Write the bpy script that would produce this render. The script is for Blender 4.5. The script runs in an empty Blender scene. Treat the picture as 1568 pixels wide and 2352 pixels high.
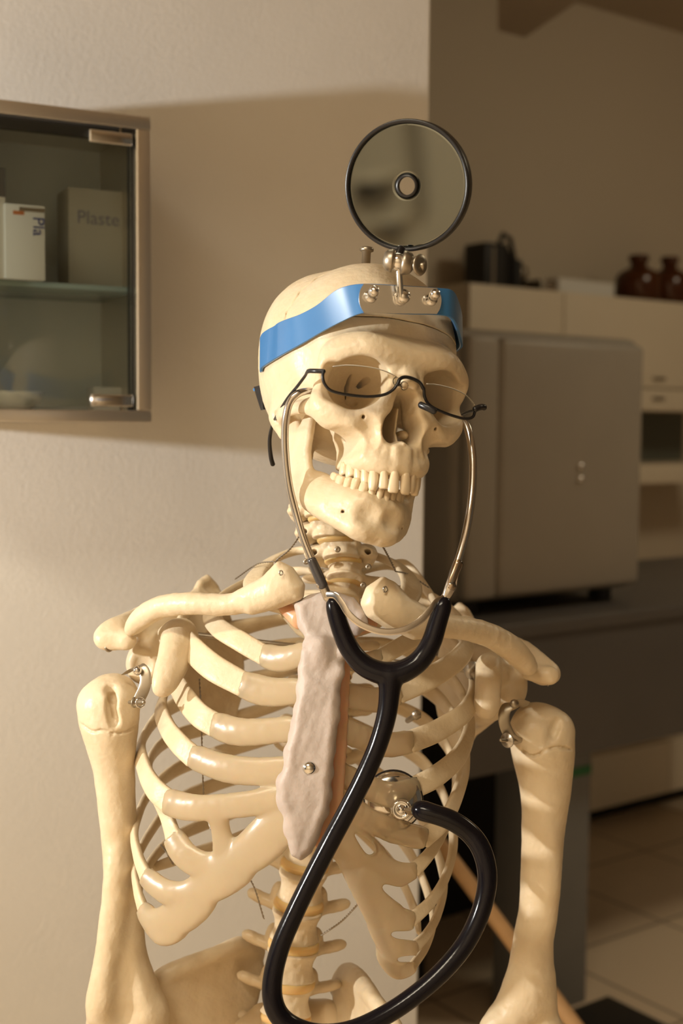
import bpy, bmesh, math, random
import numpy as np
from mathutils import Vector, Matrix

# ------------------------------------------------------------------ camera
S = bpy.context.scene
COL = S.collection
F = 2900.0                      # focal length in pixels of a 1568x2352 frame
CX, CY = 784.0, 1176.0
CAM = Vector((0.0, 0.0, 1.42))
PITCH = math.atan(206.0 / F)
ROLL = 0.0085
RM = (Matrix.Rotation(math.pi / 2 - PITCH, 3, 'X') @ Matrix.Rotation(ROLL, 3, 'Z'))
RN = np.array(RM)
CN = np.array(CAM)


def P(px, py, d):
    """world point seen at (px, py) of the photograph, d metres along the view axis"""
    v = np.array([(px - CX) / F * d, -(py - CY) / F * d, -d])
    return CN + RN @ v


def C(px, py, d):
    """the same point in camera axes"""
    return np.array([(px - CX) / F * d, -(py - CY) / F * d, -d])


def to_world(V):
    return np.asarray(V) @ RN.T + CN


cam_data = bpy.data.cameras.new('camera')
cam = bpy.data.objects.new('camera', cam_data)
COL.objects.link(cam)
cam.matrix_world = Matrix.Translation(CAM) @ RM.to_4x4()
cam_data.sensor_fit = 'VERTICAL'
cam_data.sensor_height = 22.3
cam_data.lens = F / 2352.0 * 22.3
cam_data.clip_start = 0.02
cam_data.clip_end = 60
cam_data.dof.use_dof = True
cam_data.dof.focus_distance = 0.93
cam_data.dof.aperture_fstop = 3.6
S.camera = cam

# ------------------------------------------------------------------ objects
WLOC = {}


def tag(o, label=None, cat=None, group=None, kind=None):
    if label: o['label'] = label
    if cat: o['category'] = cat
    if group: o['group'] = group
    if kind: o['kind'] = kind
    return o


def thing(name, loc, label, cat, group=None):
    o = bpy.data.objects.new(name, None)
    COL.objects.link(o)
    o.empty_display_size = 0.02
    o.location = Vector([float(v) for v in loc])
    WLOC[o.name] = np.array([float(v) for v in loc])
    return tag(o, label, cat, group)


def mesh_obj(name, V, FC, m, parent=None, smooth=True, origin=None, auto=None):
    """one mesh object from world-space vertices"""
    V = np.asarray(V, dtype=np.float64)
    if origin is None:
        origin = (V.min(0) + V.max(0)) / 2
        if parent is None:
            origin[2] = V[:, 2].min()
    me = bpy.data.meshes.new(name)
    if isinstance(FC, np.ndarray):
        n, k = FC.shape
        me.vertices.add(len(V)); me.vertices.foreach_set('co', (V - origin).astype(np.float32).ravel())
        me.loops.add(n * k); me.loops.foreach_set('vertex_index', FC.astype(np.int32).ravel())
        me.polygons.add(n); me.polygons.foreach_set('loop_start', np.arange(0, n * k, k, dtype=np.int32))
        me.update(calc_edges=True)
    else:
        me.from_pydata((V - origin).tolist(), [], [list(f) for f in FC])
        me.update()
    me.validate()
    if smooth:
        me.polygons.foreach_set('use_smooth', np.ones(len(me.polygons), dtype=bool))
    if m: me.materials.append(m)
    o = bpy.data.objects.new(name, me)
    COL.objects.link(o)
    WLOC[o.name] = np.array(origin)
    if parent is not None:
        o.parent = parent
        o.location = Vector(origin - WLOC[parent.name])
    else:
        o.location = Vector(origin)
    if auto is not None:
        smooth_by_angle(o, auto)
    return o


def smooth_by_angle(o, deg):
    me = o.data
    bm = bmesh.new(); bm.from_mesh(me)
    for f in bm.faces: f.smooth = True
    a = math.radians(deg)
    for e in bm.edges:
        if len(e.link_faces) == 2 and e.calc_face_angle(0) > a:
            e.smooth = False
    bm.to_mesh(me); bm.free()


class MB:
    """collects shapes into one mesh"""
    def __init__(s): s.V = []; s.F = []; s.n = 0

    def add(s, V, Fc):
        V = np.asarray(V, dtype=float)
        s.V.append(V)
        s.F += [[i + s.n for i in f] for f in Fc]
        s.n += len(V)
        return s

    def box(s, c, size, M=None, bevel=0.0, seg=2):
        bm = bmesh.new(); bmesh.ops.create_cube(bm, size=1)
        for v in bm.verts: v.co = Vector((v.co.x * size[0], v.co.y * size[1], v.co.z * size[2]))
        if bevel > 0:
            bmesh.ops.bevel(bm, geom=list(bm.edges) + list(bm.verts), offset=bevel, segments=seg, profile=0.5, affect='EDGES')
        V = np.array([v.co[:] for v in bm.verts]); bm.verts.index_update()
        Fc = [[v.index for v in f.verts] for f in bm.faces]; bm.free()
        if M is not None: V = V @ np.asarray(M).T
        return s.add(V + np.asarray(c), Fc)

    def lathe(s, prof, c, axis=(0, 0, 1), seg=32, squash=None):
        """profile [(radius, along)], revolved around axis"""
        A = np.array(axis, float); A /= np.linalg.norm(A)
        t = np.array([1, 0, 0]) if abs(A[0]) < .9 else np.array([0, 1, 0])
        B = np.cross(A, t); B /= np.linalg.norm(B); D = np.cross(A, B)
        V = []; Fc = []; n = len(prof)
        for (r, h) in prof:
            for k in range(seg):
                a = 2 * math.pi * k / seg
                V.append(np.asarray(c) + A * h + (B * math.cos(a) + D * math.sin(a)) * r)
        for i in range(n - 1):
            for k in range(seg):
                k2 = (k + 1) % seg
                Fc.append([i * seg + k, i * seg + k2, (i + 1) * seg + k2, (i + 1) * seg + k])
        if tuple(prof[0]) == tuple(prof[-1]): return s.add(V, Fc)
        if prof[0][0] > 1e-7: Fc.append([k for k in range(seg)][::-1])
        if prof[-1][0] > 1e-7: Fc.append([(n - 1) * seg + k for k in range(seg)])
        return s.add(V, Fc)

    def sphere(s, c, r, seg=24):
        n = seg // 2
        prof = [(max(r * math.sin(math.pi * i / n), 1e-8), -r * math.cos(math.pi * i / n)) for i in range(n + 1)]
        return s.lathe(prof, c, (0, 0, 1), seg)

    def tube(s, pts, radii, seg=16, up=None, flat=1.0, cap='round', closed=False):
        """sweep an elliptic section along points; flat = ratio of the thickness along the up-normal"""
        pts = np.asarray(pts, float); n = len(pts)
        radii = np.broadcast_to(np.asarray(radii, float), (n,)).copy()
        if closed:
            T = np.roll(pts, -1, 0) - np.roll(pts, 1, 0)
        else:
            T = np.gradient(pts, axis=0)
        T /= np.linalg.norm(T, axis=1)[:, None] + 1e-12
        if cap == 'round' and not closed:
            L = np.r_[0, np.cumsum(np.linalg.norm(np.diff(pts, axis=0), axis=1))]
            e0, e1 = [], []
            for k in range(5):
                a = math.pi / 2 * k / 5
                e0.append((pts[0] - T[0] * radii[0] * math.cos(a) * .9, radii[0] * math.sin(a) + 1e-6, T[0]))
                e1.append((pts[-1] + T[-1] * radii[-1] * math.cos(a) * .9, radii[-1] * math.sin(a) + 1e-6, T[-1]))
            e1 = e1[::-1]
            pts = np.array([e[0] for e in e0] + list(pts) + [e[0] for e in e1])
            T = np.array([e[2] for e in e0] + list(T) + [e[2] for e in e1])
            radii = np.array([e[1] for e in e0] + list(radii) + [e[1] for e in e1])
            n = len(pts)
        V = []
        N = None
        ups = None
        if up is not None:
            ups = np.asarray(up, float)
            if ups.ndim == 1: ups = np.broadcast_to(ups, (n, 3))
            elif len(ups) != n: ups = np.array([ups[min(max(i - 5, 0), len(ups) - 1)] for i in range(n)])
        for i in range(n):
            if ups is not None:
                N = ups[i] - T[i] * np.dot(ups[i], T[i])
            elif N is None:
                t = np.array([0, 0, 1.0]) if abs(T[i][2]) < .9 else np.array([1.0, 0, 0])
                N = t - T[i] * np.dot(t, T[i])
            else:
                N = N - T[i] * np.dot(N, T[i])
            N = N / (np.linalg.norm(N) + 1e-12)
            B = np.cross(T[i], N)
            a = np.arange(seg) * 2 * math.pi / seg
            V.append(pts[i] + radii[i] * (np.cos(a)[:, None] * N + flat * np.sin(a)[:, None] * B))
        V = np.concatenate(V)
        Fc = []
        for i in range(n if closed else n - 1):
            j = (i + 1) % n
            for k in range(seg):
                k2 = (k + 1) % seg
                Fc.append([i * seg + k, i * seg + k2, j * seg + k2, j * seg + k])
        if not closed:
            Fc.append([k for k in range(seg)][::-1]); Fc.append([(n - 1) * seg + k for k in range(seg)])
        return s.add(V, Fc)

    def prism(s, pts, thick):
        """closed outline (world points, roughly planar) given thickness along its normal"""
        pts = np.asarray(pts, float); n = len(pts)
        c = pts.mean(0)
        nn = np.zeros(3)
        for i in range(n): nn += np.cross(pts[i] - c, pts[(i + 1) % n] - c)
        nn /= np.linalg.norm(nn)
        V = np.r_[pts + nn * thick / 2, pts - nn * thick / 2]
        Fc = [list(range(n)), [n + i for i in range(n)][::-1]]
        for i in range(n):
            j = (i + 1) % n
            Fc.append([j, i, n + i, n + j])
        return s.add(V, Fc)

    def build(s, name, m, parent=None, smooth=True, auto=None, origin=None):
        return mesh_obj(name, np.concatenate(s.V), s.F, m, parent, smooth, origin, auto)


def spline(pts, n=8, closed=False):
    """Catmull-Rom through rows of numbers"""
    p = np.asarray(pts, float); out = []
    m = len(p)
    if m < 3 and not closed:
        return np.array([p[0] + (p[1] - p[0]) * t for t in np.linspace(0, 1, n + 1)])
    rng = range(m) if closed else range(m - 1)
    for i in rng:
        if closed:
            a, b, c, d = p[(i - 1) % m], p[i], p[(i + 1) % m], p[(i + 2) % m]
        else:
            b, c = p[i], p[i + 1]
            a = p[i - 1] if i > 0 else 2 * b - c
            d = p[i + 2] if i + 2 < m else 2 * c - b
        for t in np.arange(n) / n:
            out.append(.5 * ((2 * b) + (c - a) * t + (2 * a - 5 * b + 4 * c - d) * t * t + (3 * b - a - 3 * c + d) * t ** 3))
    if not closed: out.append(p[-1])
    return np.array(out)


def pxs(rows):
    """rows of (px, py, depth) to world points"""
    return np.array([P(*r[:3]) for r in rows])


def pxtube(rows, n=8):
    """rows of (px, py, depth, radius_px) -> smooth world path + radii in metres"""
    q = spline(rows, n)
    return np.array([P(*r[:3]) for r in q]), np.array([r[3] * r[2] / F for r in q])


# ------------------------------------------------------------------ implicit modelling
class SDF:
    """smooth unions and cuts of round shapes on a grid, meshed with surface nets"""
    def __init__(s): s.ops = []

    def _add(s, f, lo, hi, mode, k):
        s.ops.append((f, np.asarray(lo, float), np.asarray(hi, float), mode, k)); return s

    def cone(s, a, b, ra, rb=None, k=0.0, mode='+', n=None, sq=1.0):
        rb = ra if rb is None else rb
        a = np.asarray(a, float); b = np.asarray(b, float)
        nn = None if n is None else np.asarray(n, float) / np.linalg.norm(n)
        r = max(ra, rb)

        def f(X, Y, Z):
            vx, vy, vz = X - a[0], Y - a[1], Z - a[2]
            d = b - a
            if nn is not None:
                q = (vx * nn[0] + vy * nn[1] + vz * nn[2]) * (sq - 1)
                vx, vy, vz = vx + q * nn[0], vy + q * nn[1], vz + q * nn[2]
                d = d + nn * np.dot(d, nn) * (sq - 1)
            L = max(np.dot(d, d), 1e-12)
            h = np.clip((vx * d[0] + vy * d[1] + vz * d[2]) / L, 0, 1)
            return np.sqrt((vx - h * d[0]) ** 2 + (vy - h * d[1]) ** 2 + (vz - h * d[2]) ** 2) - (ra + (rb - ra) * h)
        return s._add(f, np.minimum(a, b) - r, np.maximum(a, b) + r, mode, k)

    def path(s, rows, k=0.0, mode='+', n=None, sq=1.0, sub=4):
        """rows (x, y, z, r): smooth tapered path"""
        q = spline(rows, sub) if len(rows) > 2 else np.asarray(rows, float)
        for i in range(len(q) - 1):
            s.cone(q[i][:3], q[i + 1][:3], q[i][3], q[i + 1][3], k, mode, n, sq)
        return s

    def ell(s, c, r, k=0.0, mode='+', M=None):
        c = np.asarray(c, float); r = np.asarray(r, float)

        def f(X, Y, Z):
            x, y, z = X - c[0], Y - c[1], Z - c[2]
            if M is not None:
                x, y, z = (M[0][0] * x + M[0][1] * y + M[0][2] * z, M[1][0] * x + M[1][1] * y + M[1][2] * z,
                           M[2][0] * x + M[2][1] * y + M[2][2] * z)
            k0 = np.sqrt((x / r[0]) ** 2 + (y / r[1]) ** 2 + (z / r[2]) ** 2)
            k1 = np.sqrt((x / r[0] ** 2) ** 2 + (y / r[1] ** 2) ** 2 + (z / r[2] ** 2) ** 2) + 1e-9
            return k0 * (k0 - 1) / k1
        R = np.array([r.max()] * 3) if M is not None else r
        return s._add(f, c - R, c + R, mode, k)

    def disc(s, c, rx, rz, h, rnd, waist=0.0, k=0.0, mode='+'):
        """upright elliptic drum with rounded rims and a waist (y is up)"""
        c = np.asarray(c, float)

        def f(X, Y, Z):
            x, y, z = X - c[0], Y - c[1], Z - c[2]
            g = 1 - waist * (1 - np.clip(y / h, -1, 1) ** 2)
            q = (np.sqrt((x / rx) ** 2 + (z / rz) ** 2) - g) * min(rx, rz) + rnd
            w = np.abs(y) - h + rnd
            return np.sqrt(np.maximum(q, 0) ** 2 + np.maximum(w, 0) ** 2) + np.minimum(np.maximum(q, w), 0) - rnd
        R = np.array([rx, h, rz])
        return s._add(f, c - R, c + R, mode, k)

    def blade(s, pts, thick, k=0.0, mode='+', bend=0.0, rnd=0.0, rim=0.0):
        """outline of 3-D points as a plate; bend bows it, rim thickens the border"""
        pts = np.asarray(pts, float); c = pts.mean(0)
        nn = np.zeros(3)
        for i in range(len(pts)): nn += np.cross(pts[i] - c, pts[(i + 1) % len(pts)] - c)
        nn /= np.linalg.norm(nn)
        u = pts[1] - pts[0]; u = u - nn * np.dot(u, nn); u /= np.linalg.norm(u); v = np.cross(nn, u)
        q = np.array([[np.dot(p - c, u), np.dot(p - c, v)] for p in pts])
        w = np.array([np.dot(p - c, nn) for p in pts])
        R = np.sqrt((q ** 2).sum(1)).max()
        # bowed plate: fit w ~ a + bx + cy + dx2 + exy + fy2
        A = np.c_[np.ones(len(q)), q, q[:, 0] ** 2, q[:, 0] * q[:, 1], q[:, 1] ** 2]
        lam = np.diag([1e-9, 1e-6, 1e-6] + [R * R * 1e-3] * 3)
        co = np.linalg.solve(A.T @ A + lam, A.T @ w)

        def f(X, Y, Z):
            x, y, z = X - c[0], Y - c[1], Z - c[2]
            a = x * u[0] + y * u[1] + z * u[2]; b = x * v[0] + y * v[1] + z * v[2]; t = x * nn[0] + y * nn[1] + z * nn[2]
            t = t - (co[0] + co[1] * a + co[2] * b + co[3] * a * a + co[4] * a * b + co[5] * b * b) - bend * (1 - (a * a + b * b) / R ** 2) * R
            d = np.full(a.shape, 1e18); sg = np.ones(a.shape)
            m = len(q)
            for i in range(m):
                vi = q[i]; vj = q[i - 1]
                ex, ey = vj[0] - vi[0], vj[1] - vi[1]
                wx, wy = a - vi[0], b - vi[1]
                h = np.clip((wx * ex + wy * ey) / (ex * ex + ey * ey + 1e-15), 0, 1)
                d = np.minimum(d, (wx - ex * h) ** 2 + (wy - ey * h) ** 2)
                c1 = b >= vi[1]; c2 = b < vj[1]; c3 = ex * wy > ey * wx
                flip = (c1 & c2 & c3) | (~c1 & ~c2 & ~c3)
                sg = np.where(flip, -sg, sg)
            d2 = sg * np.sqrt(d) - rnd
            th = thick / 2
            if rim > 0: th = th + rim * np.exp(-(d2 / (4 * rim)) ** 2)
            e = d2 + th; g = np.abs(t)
            return np.where(e < 0, g - th, np.sqrt(e ** 2 + g ** 2) - th)
        m = abs(bend) * R + thick + rnd + rim
        return s._add(f, pts.min(0) - m, pts.max(0) + m, mode, k)

    def half(s, n, off, mode='-'):
        """cut away everything with n.p > off"""
        n = np.asarray(n, float)
        return s._add(lambda X, Y, Z: -(X * n[0] + Y * n[1] + Z * n[2] - off), [-1e9] * 3, [1e9] * 3, mode, 0)

    def mirror_x(s, i0):
        """copy the ops from i0 on, mirrored in x"""
        for (f, lo, hi, mode, k) in s.ops[i0:]:
            s.ops.append((lambda X, Y, Z, f=f: f(-X, Y, Z), np.array([-hi[0], lo[1], lo[2]]), np.array([-lo[0], hi[1], hi[2]]), mode, k))
        return s

    def mesh(s, h, bounds=None):
        plus = [o for o in s.ops if o[3] == '+']
        if bounds is None:
            lo = np.min([o[1] for o in plus], 0) - 3 * h; hi = np.max([o[2] for o in plus], 0) + 3 * h
        else:
            lo, hi = np.array(bounds[0], float), np.array(bounds[1], float)
        N = np.ceil((hi - lo) / h).astype(int) + 1
        A = [lo[i] + h * np.arange(N[i]) for i in range(3)]
        BIG = 1e3 * h
        G = np.full(tuple(N), BIG, dtype=np.float32)
        for (f, l, u, mode, k) in s.ops:
            m = k + 3 * h
            a = np.clip(np.floor((l - m - lo) / h), 0, N).astype(int); b = np.clip(np.ceil((u + m - lo) / h) + 1, 0, N).astype(int)
            if (b <= a).any(): continue
            sl = tuple(slice(a[i], b[i]) for i in range(3))
            X = A[0][sl[0]][:, None, None]; Y = A[1][sl[1]][None, :, None]; Z = A[2][sl[2]][None, None, :]
            X, Y, Z = np.broadcast_arrays(X, Y, Z)
            D = f(X, Y, Z).astype(np.float32)
            g = G[sl]
            if mode == '+':
                if k > 0:
                    t = np.maximum(k - np.abs(g - D), 0) / k
                    G[sl] = np.minimum(g, D) - t * t * k * .25
                else:
                    G[sl] = np.minimum(g, D)
            else:
                D = -D
                if k > 0:
                    t = np.maximum(k - np.abs(g - D), 0) / k
                    G[sl] = np.maximum(g, D) + t * t * k * .25
                else:
                    G[sl] = np.maximum(g, D)
        return surface_nets(G, lo, h)

    def at(s, p):
        """signed distance at single points (rows)"""
        p = np.asarray(p, float)
        X, Y, Z = p[:, 0], p[:, 1], p[:, 2]
        g = np.full(len(p), 1e3)
        for (f, l, u, mode, k) in s.ops:
            D = f(X, Y, Z)
            if mode == '+':
                t = np.maximum(k - np.abs(g - D), 0) / k if k > 0 else 0
                g = np.minimum(g, D) - t * t * k * .25
            else:
                D = -D
                t = np.maximum(k - np.abs(g - D), 0) / k if k > 0 else 0
                g = np.maximum(g, D) + t * t * k * .25
        return g


def surface_nets(G, lo, h):
    G = G.copy()
    big = abs(G).max()
    for ax in range(3):
        sl = [slice(None)] * 3
        for e in (0, -1):
            sl[ax] = e; G[tuple(sl)] = np.maximum(G[tuple(sl)], h * .5)
    I = G < 0
    n = I.shape
    c = I[:-1, :-1, :-1].astype(np.int8)
    tot = np.zeros_like(c)
    offs = [(x, y, z) for x in (0, 1) for y in (0, 1) for z in (0, 1)]
    for (x, y, z) in offs:
        tot += I[x:n[0] - 1 + x, y:n[1] - 1 + y, z:n[2] - 1 + z]
    act = (tot > 0) & (tot < 8)
    idx = np.argwhere(act)
    vid = np.full(act.shape, -1, dtype=np.int32)
    vid[act] = np.arange(len(idx))
    vals = {o: G[idx[:, 0] + o[0], idx[:, 1] + o[1], idx[:, 2] + o[2]].astype(np.float64) for o in offs}
    acc = np.zeros((len(idx), 3)); cnt = np.zeros(len(idx))
    for ax in range(3):
        for o in offs:
            if o[ax]: continue
            o2 = list(o); o2[ax] = 1; o2 = tuple(o2)
            a, b = vals[o], vals[o2]
            cr = (a < 0) != (b < 0)
            t = np.where(cr, a / np.where(cr, a - b, 1), 0)
            for j in range(3):
                acc[:, j] += np.where(cr, (o[j] if j != ax else t), 0)
            cnt += cr
    V = (idx + acc / np.maximum(cnt, 1)[:, None]) * h + lo
    faces = []
    for ax in range(3):
        sa = [slice(0, n[i]) for i in range(3)]; sb = [slice(0, n[i]) for i in range(3)]
        sa[ax] = slice(0, n[ax] - 1); sb[ax] = slice(1, n[ax])
        p, q = I[tuple(sa)], I[tuple(sb)]
        e = np.argwhere(p != q)
        o1, o2 = [(1, 2), (2, 0), (0, 1)][ax]
        ok = (e[:, o1] > 0) & (e[:, o2] > 0) & (e[:, o1] < n[o1] - 1) & (e[:, o2] < n[o2] - 1)
        e = e[ok]
        def g(d1, d2):
            w = e.copy(); w[:, o1] -= d1; w[:, o2] -= d2
            return vid[w[:, 0], w[:, 1], w[:, 2]]
        quad = np.c_[g(1, 1), g(0, 1), g(0, 0), g(1, 0)]
        ins = p[e[:, 0], e[:, 1], e[:, 2]]
        quad[~ins] = quad[~ins][:, ::-1]
        faces.append(quad)
    Fc = np.concatenate(faces)
    Fc = Fc[(Fc >= 0).all(1)]
    return V, Fc


def relax(V, Fc, it=2, lam=.5):
    """light smoothing that takes the grid steps off"""
    E = np.concatenate([Fc[:, [i, (i + 1) % Fc.shape[1]]] for i in range(Fc.shape[1])])
    n = len(V)
    deg = np.bincount(E.ravel(), minlength=n).astype(float)
    for i in range(it):
        for l in (lam, -lam * 1.03):
            W = np.zeros_like(V)
            for j in range(3):
                W[:, j] = np.bincount(E[:, 0], V[E[:, 1], j], n) + np.bincount(E[:, 1], V[E[:, 0], j], n)
            V = V + l * (W / np.maximum(deg, 1)[:, None] - V)
    return V


def rough(V, Fc, amp, scale, seed=1, k=(1, 1, 1)):
    """push the skin in and out a little, like cast plastic bone"""
    A, B, D = V[Fc[:, 0]], V[Fc[:, 1]], V[Fc[:, 2]]
    fn = np.cross(B - A, D - A)
    N = np.zeros_like(V)
    for j in range(3):
        for i in range(Fc.shape[1]):
            N[:, j] += np.bincount(Fc[:, i], fn[:, j], len(V))
    N /= np.linalg.norm(N, axis=1)[:, None] + 1e-12
    r = np.random.RandomState(seed)
    h = np.zeros(len(V))
    for o, a in ((1, 1), (2.1, .55), (4.3, .3)):
        for i in range(7):
            w = r.normal(0, 1, 3) * np.asarray(k); w *= 2 * math.pi * o / scale / (np.linalg.norm(w) / np.linalg.norm(k) * 1.7)
            h += a * np.sin(V @ w + r.uniform(0, 6.3)) / 2.6
    return V + N * (h * amp)[:, None]


# ------------------------------------------------------------------ materials
def new_mat(name):
    m = bpy.data.materials.new(name); m.use_nodes = True
    nt = m.node_tree
    b = next(n for n in nt.nodes if n.type == 'BSDF_PRINCIPLED')
    return m, nt, b


def mat(name, col, rough=.5, metal=0.0, spec=.5, noise=0.0, nscale=30, bump=0.0, bscale=200, sss=0.0, sss_r=(1, .4, .2), sss_s=.005,
        trans=0.0, alpha=1.0, coat=0.0, ior=1.45, detail=3.0, col2=None):
    m, nt, b = new_mat(name)
    b.inputs['Base Color'].default_value = (*col, 1)
    b.inputs['Roughness'].default_value = rough
    b.inputs['Metallic'].default_value = metal
    b.inputs['Specular IOR Level'].default_value = spec
    b.inputs['IOR'].default_value = ior
    b.inputs['Transmission Weight'].default_value = trans
    b.inputs['Coat Weight'].default_value = coat
    b.inputs['Alpha'].default_value = alpha
    if sss > 0:
        b.inputs['Subsurface Weight'].default_value = sss
        b.inputs['Subsurface Radius'].default_value = sss_r
        b.inputs['Subsurface Scale'].default_value = sss_s
    if noise > 0 or bump > 0:
        tc = nt.nodes.new('ShaderNodeTexCoord')
    if noise > 0:
        no = nt.nodes.new('ShaderNodeTexNoise'); no.inputs['Scale'].default_value = nscale; no.inputs['Detail'].default_value = detail
        nt.links.new(tc.outputs['Object'], no.inputs['Vector'])
        mx = nt.nodes.new('ShaderNodeMix'); mx.data_type = 'RGBA'
        c2 = col2 if col2 else tuple(c * (1 - noise) for c in col)
        mx.inputs[6].default_value = (*c2, 1); mx.inputs[7].default_value = (*col, 1)
        rmp = nt.nodes.new('ShaderNodeMapRange'); rmp.inputs[1].default_value = .35; rmp.inputs[2].default_value = .65
        nt.links.new(no.outputs['Fac'], rmp.inputs[0]); nt.links.new(rmp.outputs[0], mx.inputs[0])
        nt.links.new(mx.outputs[2], b.inputs['Base Color'])
    if bump > 0:
        n2 = nt.nodes.new('ShaderNodeTexNoise'); n2.inputs['Scale'].default_value = bscale; n2.inputs['Detail'].default_value = 4
        nt.links.new(tc.outputs['Object'], n2.inputs['Vector'])
        bp = nt.nodes.new('ShaderNodeBump'); bp.inputs['Strength'].default_value = bump; bp.inputs['Distance'].default_value = .001
        nt.links.new(n2.outputs['Fac'], bp.inputs['Height']); nt.links.new(bp.outputs['Normal'], b.inputs['Normal'])
    return m


M = {}
M['bone'] = mat('bone_plastic', (.70, .58, .41), .40, noise=.10, nscale=45, bump=.45, bscale=210, sss=.18, sss_s=.004, sss_r=(1, .6, .3), col2=(.66, .53, .355))
M['bone_rib'] = mat('rib_plastic', (.70, .575, .40), .42, noise=.12, nscale=60, bump=.45, bscale=300, col2=(.65, .52, .34))
M['tooth'] = mat('tooth_plastic', (.72, .59, .41), .28, noise=.12, nscale=60, bump=.06, bscale=200, col2=(.65, .50, .32))
M['sternum'] = mat('sternum_plastic', (.50, .42, .375), .5, noise=.08, nscale=50, bump=.8, bscale=150, sss=.25, sss_s=.006, sss_r=(1, .45, .3))
M['cartilage'] = mat('cartilage_rubber', (.80, .66, .46), .28, sss=.35, sss_s=.008, sss_r=(1, .5, .22), bump=.15, bscale=70, trans=.60, noise=.05, nscale=20, ior=1.38)
M['cart_glow'] = mat('orange_glow_paint', (.76, .46, .28), .3, sss=.7, sss_s=.008, sss_r=(1, .35, .15), trans=.2)  # backlit glow of the cartilage, painted as an orange tint
M['disc'] = mat('disc_rubber', (.70, .47, .20), .4, sss=.6, sss_s=.006, sss_r=(1, .5, .15))
M['chrome'] = mat('chrome', (.74, .72, .69), .13, metal=1)
M['steel'] = mat('brushed_steel', (.55, .52, .48), .3, metal=1, bump=.05, bscale=90)
M['dull_steel'] = mat('dull_steel', (.40, .35, .28), .38, metal=1)
M['wire'] = mat('twisted_wire', (.35, .31, .26), .4, metal=1)
M['black_rubber'] = mat('black_rubber', (.006, .005, .007), .17, spec=.26)
M['black_frame'] = mat('black_enamel', (.012, .011, .012), .3)
M['black_plastic'] = mat('black_plastic', (.02, .018, .016), .5)
# ------------------------------------------------------------------ room
def hdir(deg): return np.array([math.cos(math.radians(deg)), math.sin(math.radians(deg)), 0.0])


Z = np.array([0, 0, 1.0])
U1 = hdir(26.9); N1 = np.array([U1[1], -U1[0], 0])        # near wall and its normal towards the room
U2 = hdir(36.0); N2 = np.array([U2[1], -U2[0], 0])        # back wall


def on_plane(px, py, p0, n):
    r = P(px, py, 1.0) - CN
    return CN + r * (np.dot(p0 - CN, n) / np.dot(r, n))


def on_z(px, py, z):
    r = P(px, py, 1.0) - CN
    return CN + r * ((z - CN[2]) / r[2])


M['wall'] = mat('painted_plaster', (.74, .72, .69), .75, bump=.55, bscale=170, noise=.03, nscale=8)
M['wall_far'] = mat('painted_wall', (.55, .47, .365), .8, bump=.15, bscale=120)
M['ceiling'] = mat('ceiling_paint', (.50, .42, .33), .9, noise=.05, nscale=3)
M['cream'] = mat('cream_laminate', (.74, .64, .50), .5, noise=.03, nscale=4)
M['grey_locker'] = mat('grey_enamel', (.33, .295, .25), .45, bump=.1, bscale=300, noise=.05, nscale=6)
M['desk'] = mat('slate_laminate', (.11, .10, .095), .45, noise=.08, nscale=5)
M['desk_leg'] = mat('grey_laminate', (.20, .20, .20), .5, noise=.08, nscale=5)
M['green'] = mat('green_tape', (.03, .16, .06), .5)
M['dark'] = mat('dark_cloth', (.012, .010, .009), .9)
M['wood'] = mat('beech', (.66, .40, .19), .5, noise=.18, nscale=14)
M['amber'] = mat('amber_glass', (.075, .022, .006), .18, spec=.4, noise=.2, nscale=8)
M['paper'] = mat('paper', (.62, .58, .52), .7)
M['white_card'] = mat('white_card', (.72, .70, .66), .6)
M['ceramic'] = mat('white_ceramic', (.78, .76, .70), .2)
M['ink'] = mat('blue_ink', (.05, .06, .20), .6)
M['orange_ink'] = mat('orange_ink', (.5, .16, .05), .6)
M['reflected_card'] = mat('dimmed_reflection_card', (.52, .49, .43), .7)  # white card dimmed in colour to imitate a reflection in the door glass
M['reflected_ink'] = mat('reflected_ink', (.26, .26, .32), .7)  # lettering paled in colour for the same reflected look
M['cream_low'] = mat('cream_front', (.84, .76, .63), .5)
M['niche'] = mat('grey_green_panel', (.12, .125, .10), .4)


def tile_mat():
    m, nt, b = new_mat('floor_tile')
    b.inputs['Roughness'].default_value = .35
    tc = nt.nodes.new('ShaderNodeTexCoord')
    mp = nt.nodes.new('ShaderNodeMapping')
    a = on_z(1450, 1963, 0); c = on_z(1428, 1935, 0)
    # grid along U2 / N2, one line through each of the two measured joints
    s_ = .43
    u0 = np.dot(c, U2) % s_; v0 = np.dot(a, -N2) % s_
    mp.vector_type = 'POINT'
    mp.inputs['Rotation'].default_value = (0, 0, -math.radians(36.0))
    mp.inputs['Location'].default_value = (-u0, -v0, 0)
    br = nt.nodes.new('ShaderNodeTexBrick')
    br.offset = 0; br.squash = 1
    br.inputs['Scale'].default_value = 1
    br.inputs['Brick Width'].default_value = s_; br.inputs['Row Height'].default_value = s_
    br.inputs['Mortar Size'].default_value = .007; br.inputs['Mortar Smooth'].default_value = .3
    br.inputs['Color1'].default_value = (.82, .67, .50, 1); br.inputs['Color2'].default_value = (.78, .63, .46, 1)
    br.inputs['Mortar'].default_value = (.40, .31, .22, 1)
    nt.links.new(tc.outputs['Object'], mp.inputs[0]); nt.links.new(mp.outputs[0], br.inputs['Vector'])
    nt.links.new(br.outputs['Color'], b.inputs['Base Color'])
    return m


M['tile'] = tile_mat()

BACK0 = P(1080, 970, 5.0); BACK0[2] = 0
ROOM_H = float(on_plane(1440, 40, BACK0, N2)[2])
CORNER = P(975, 1176, 1.75); CORNER[2] = 0


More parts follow.
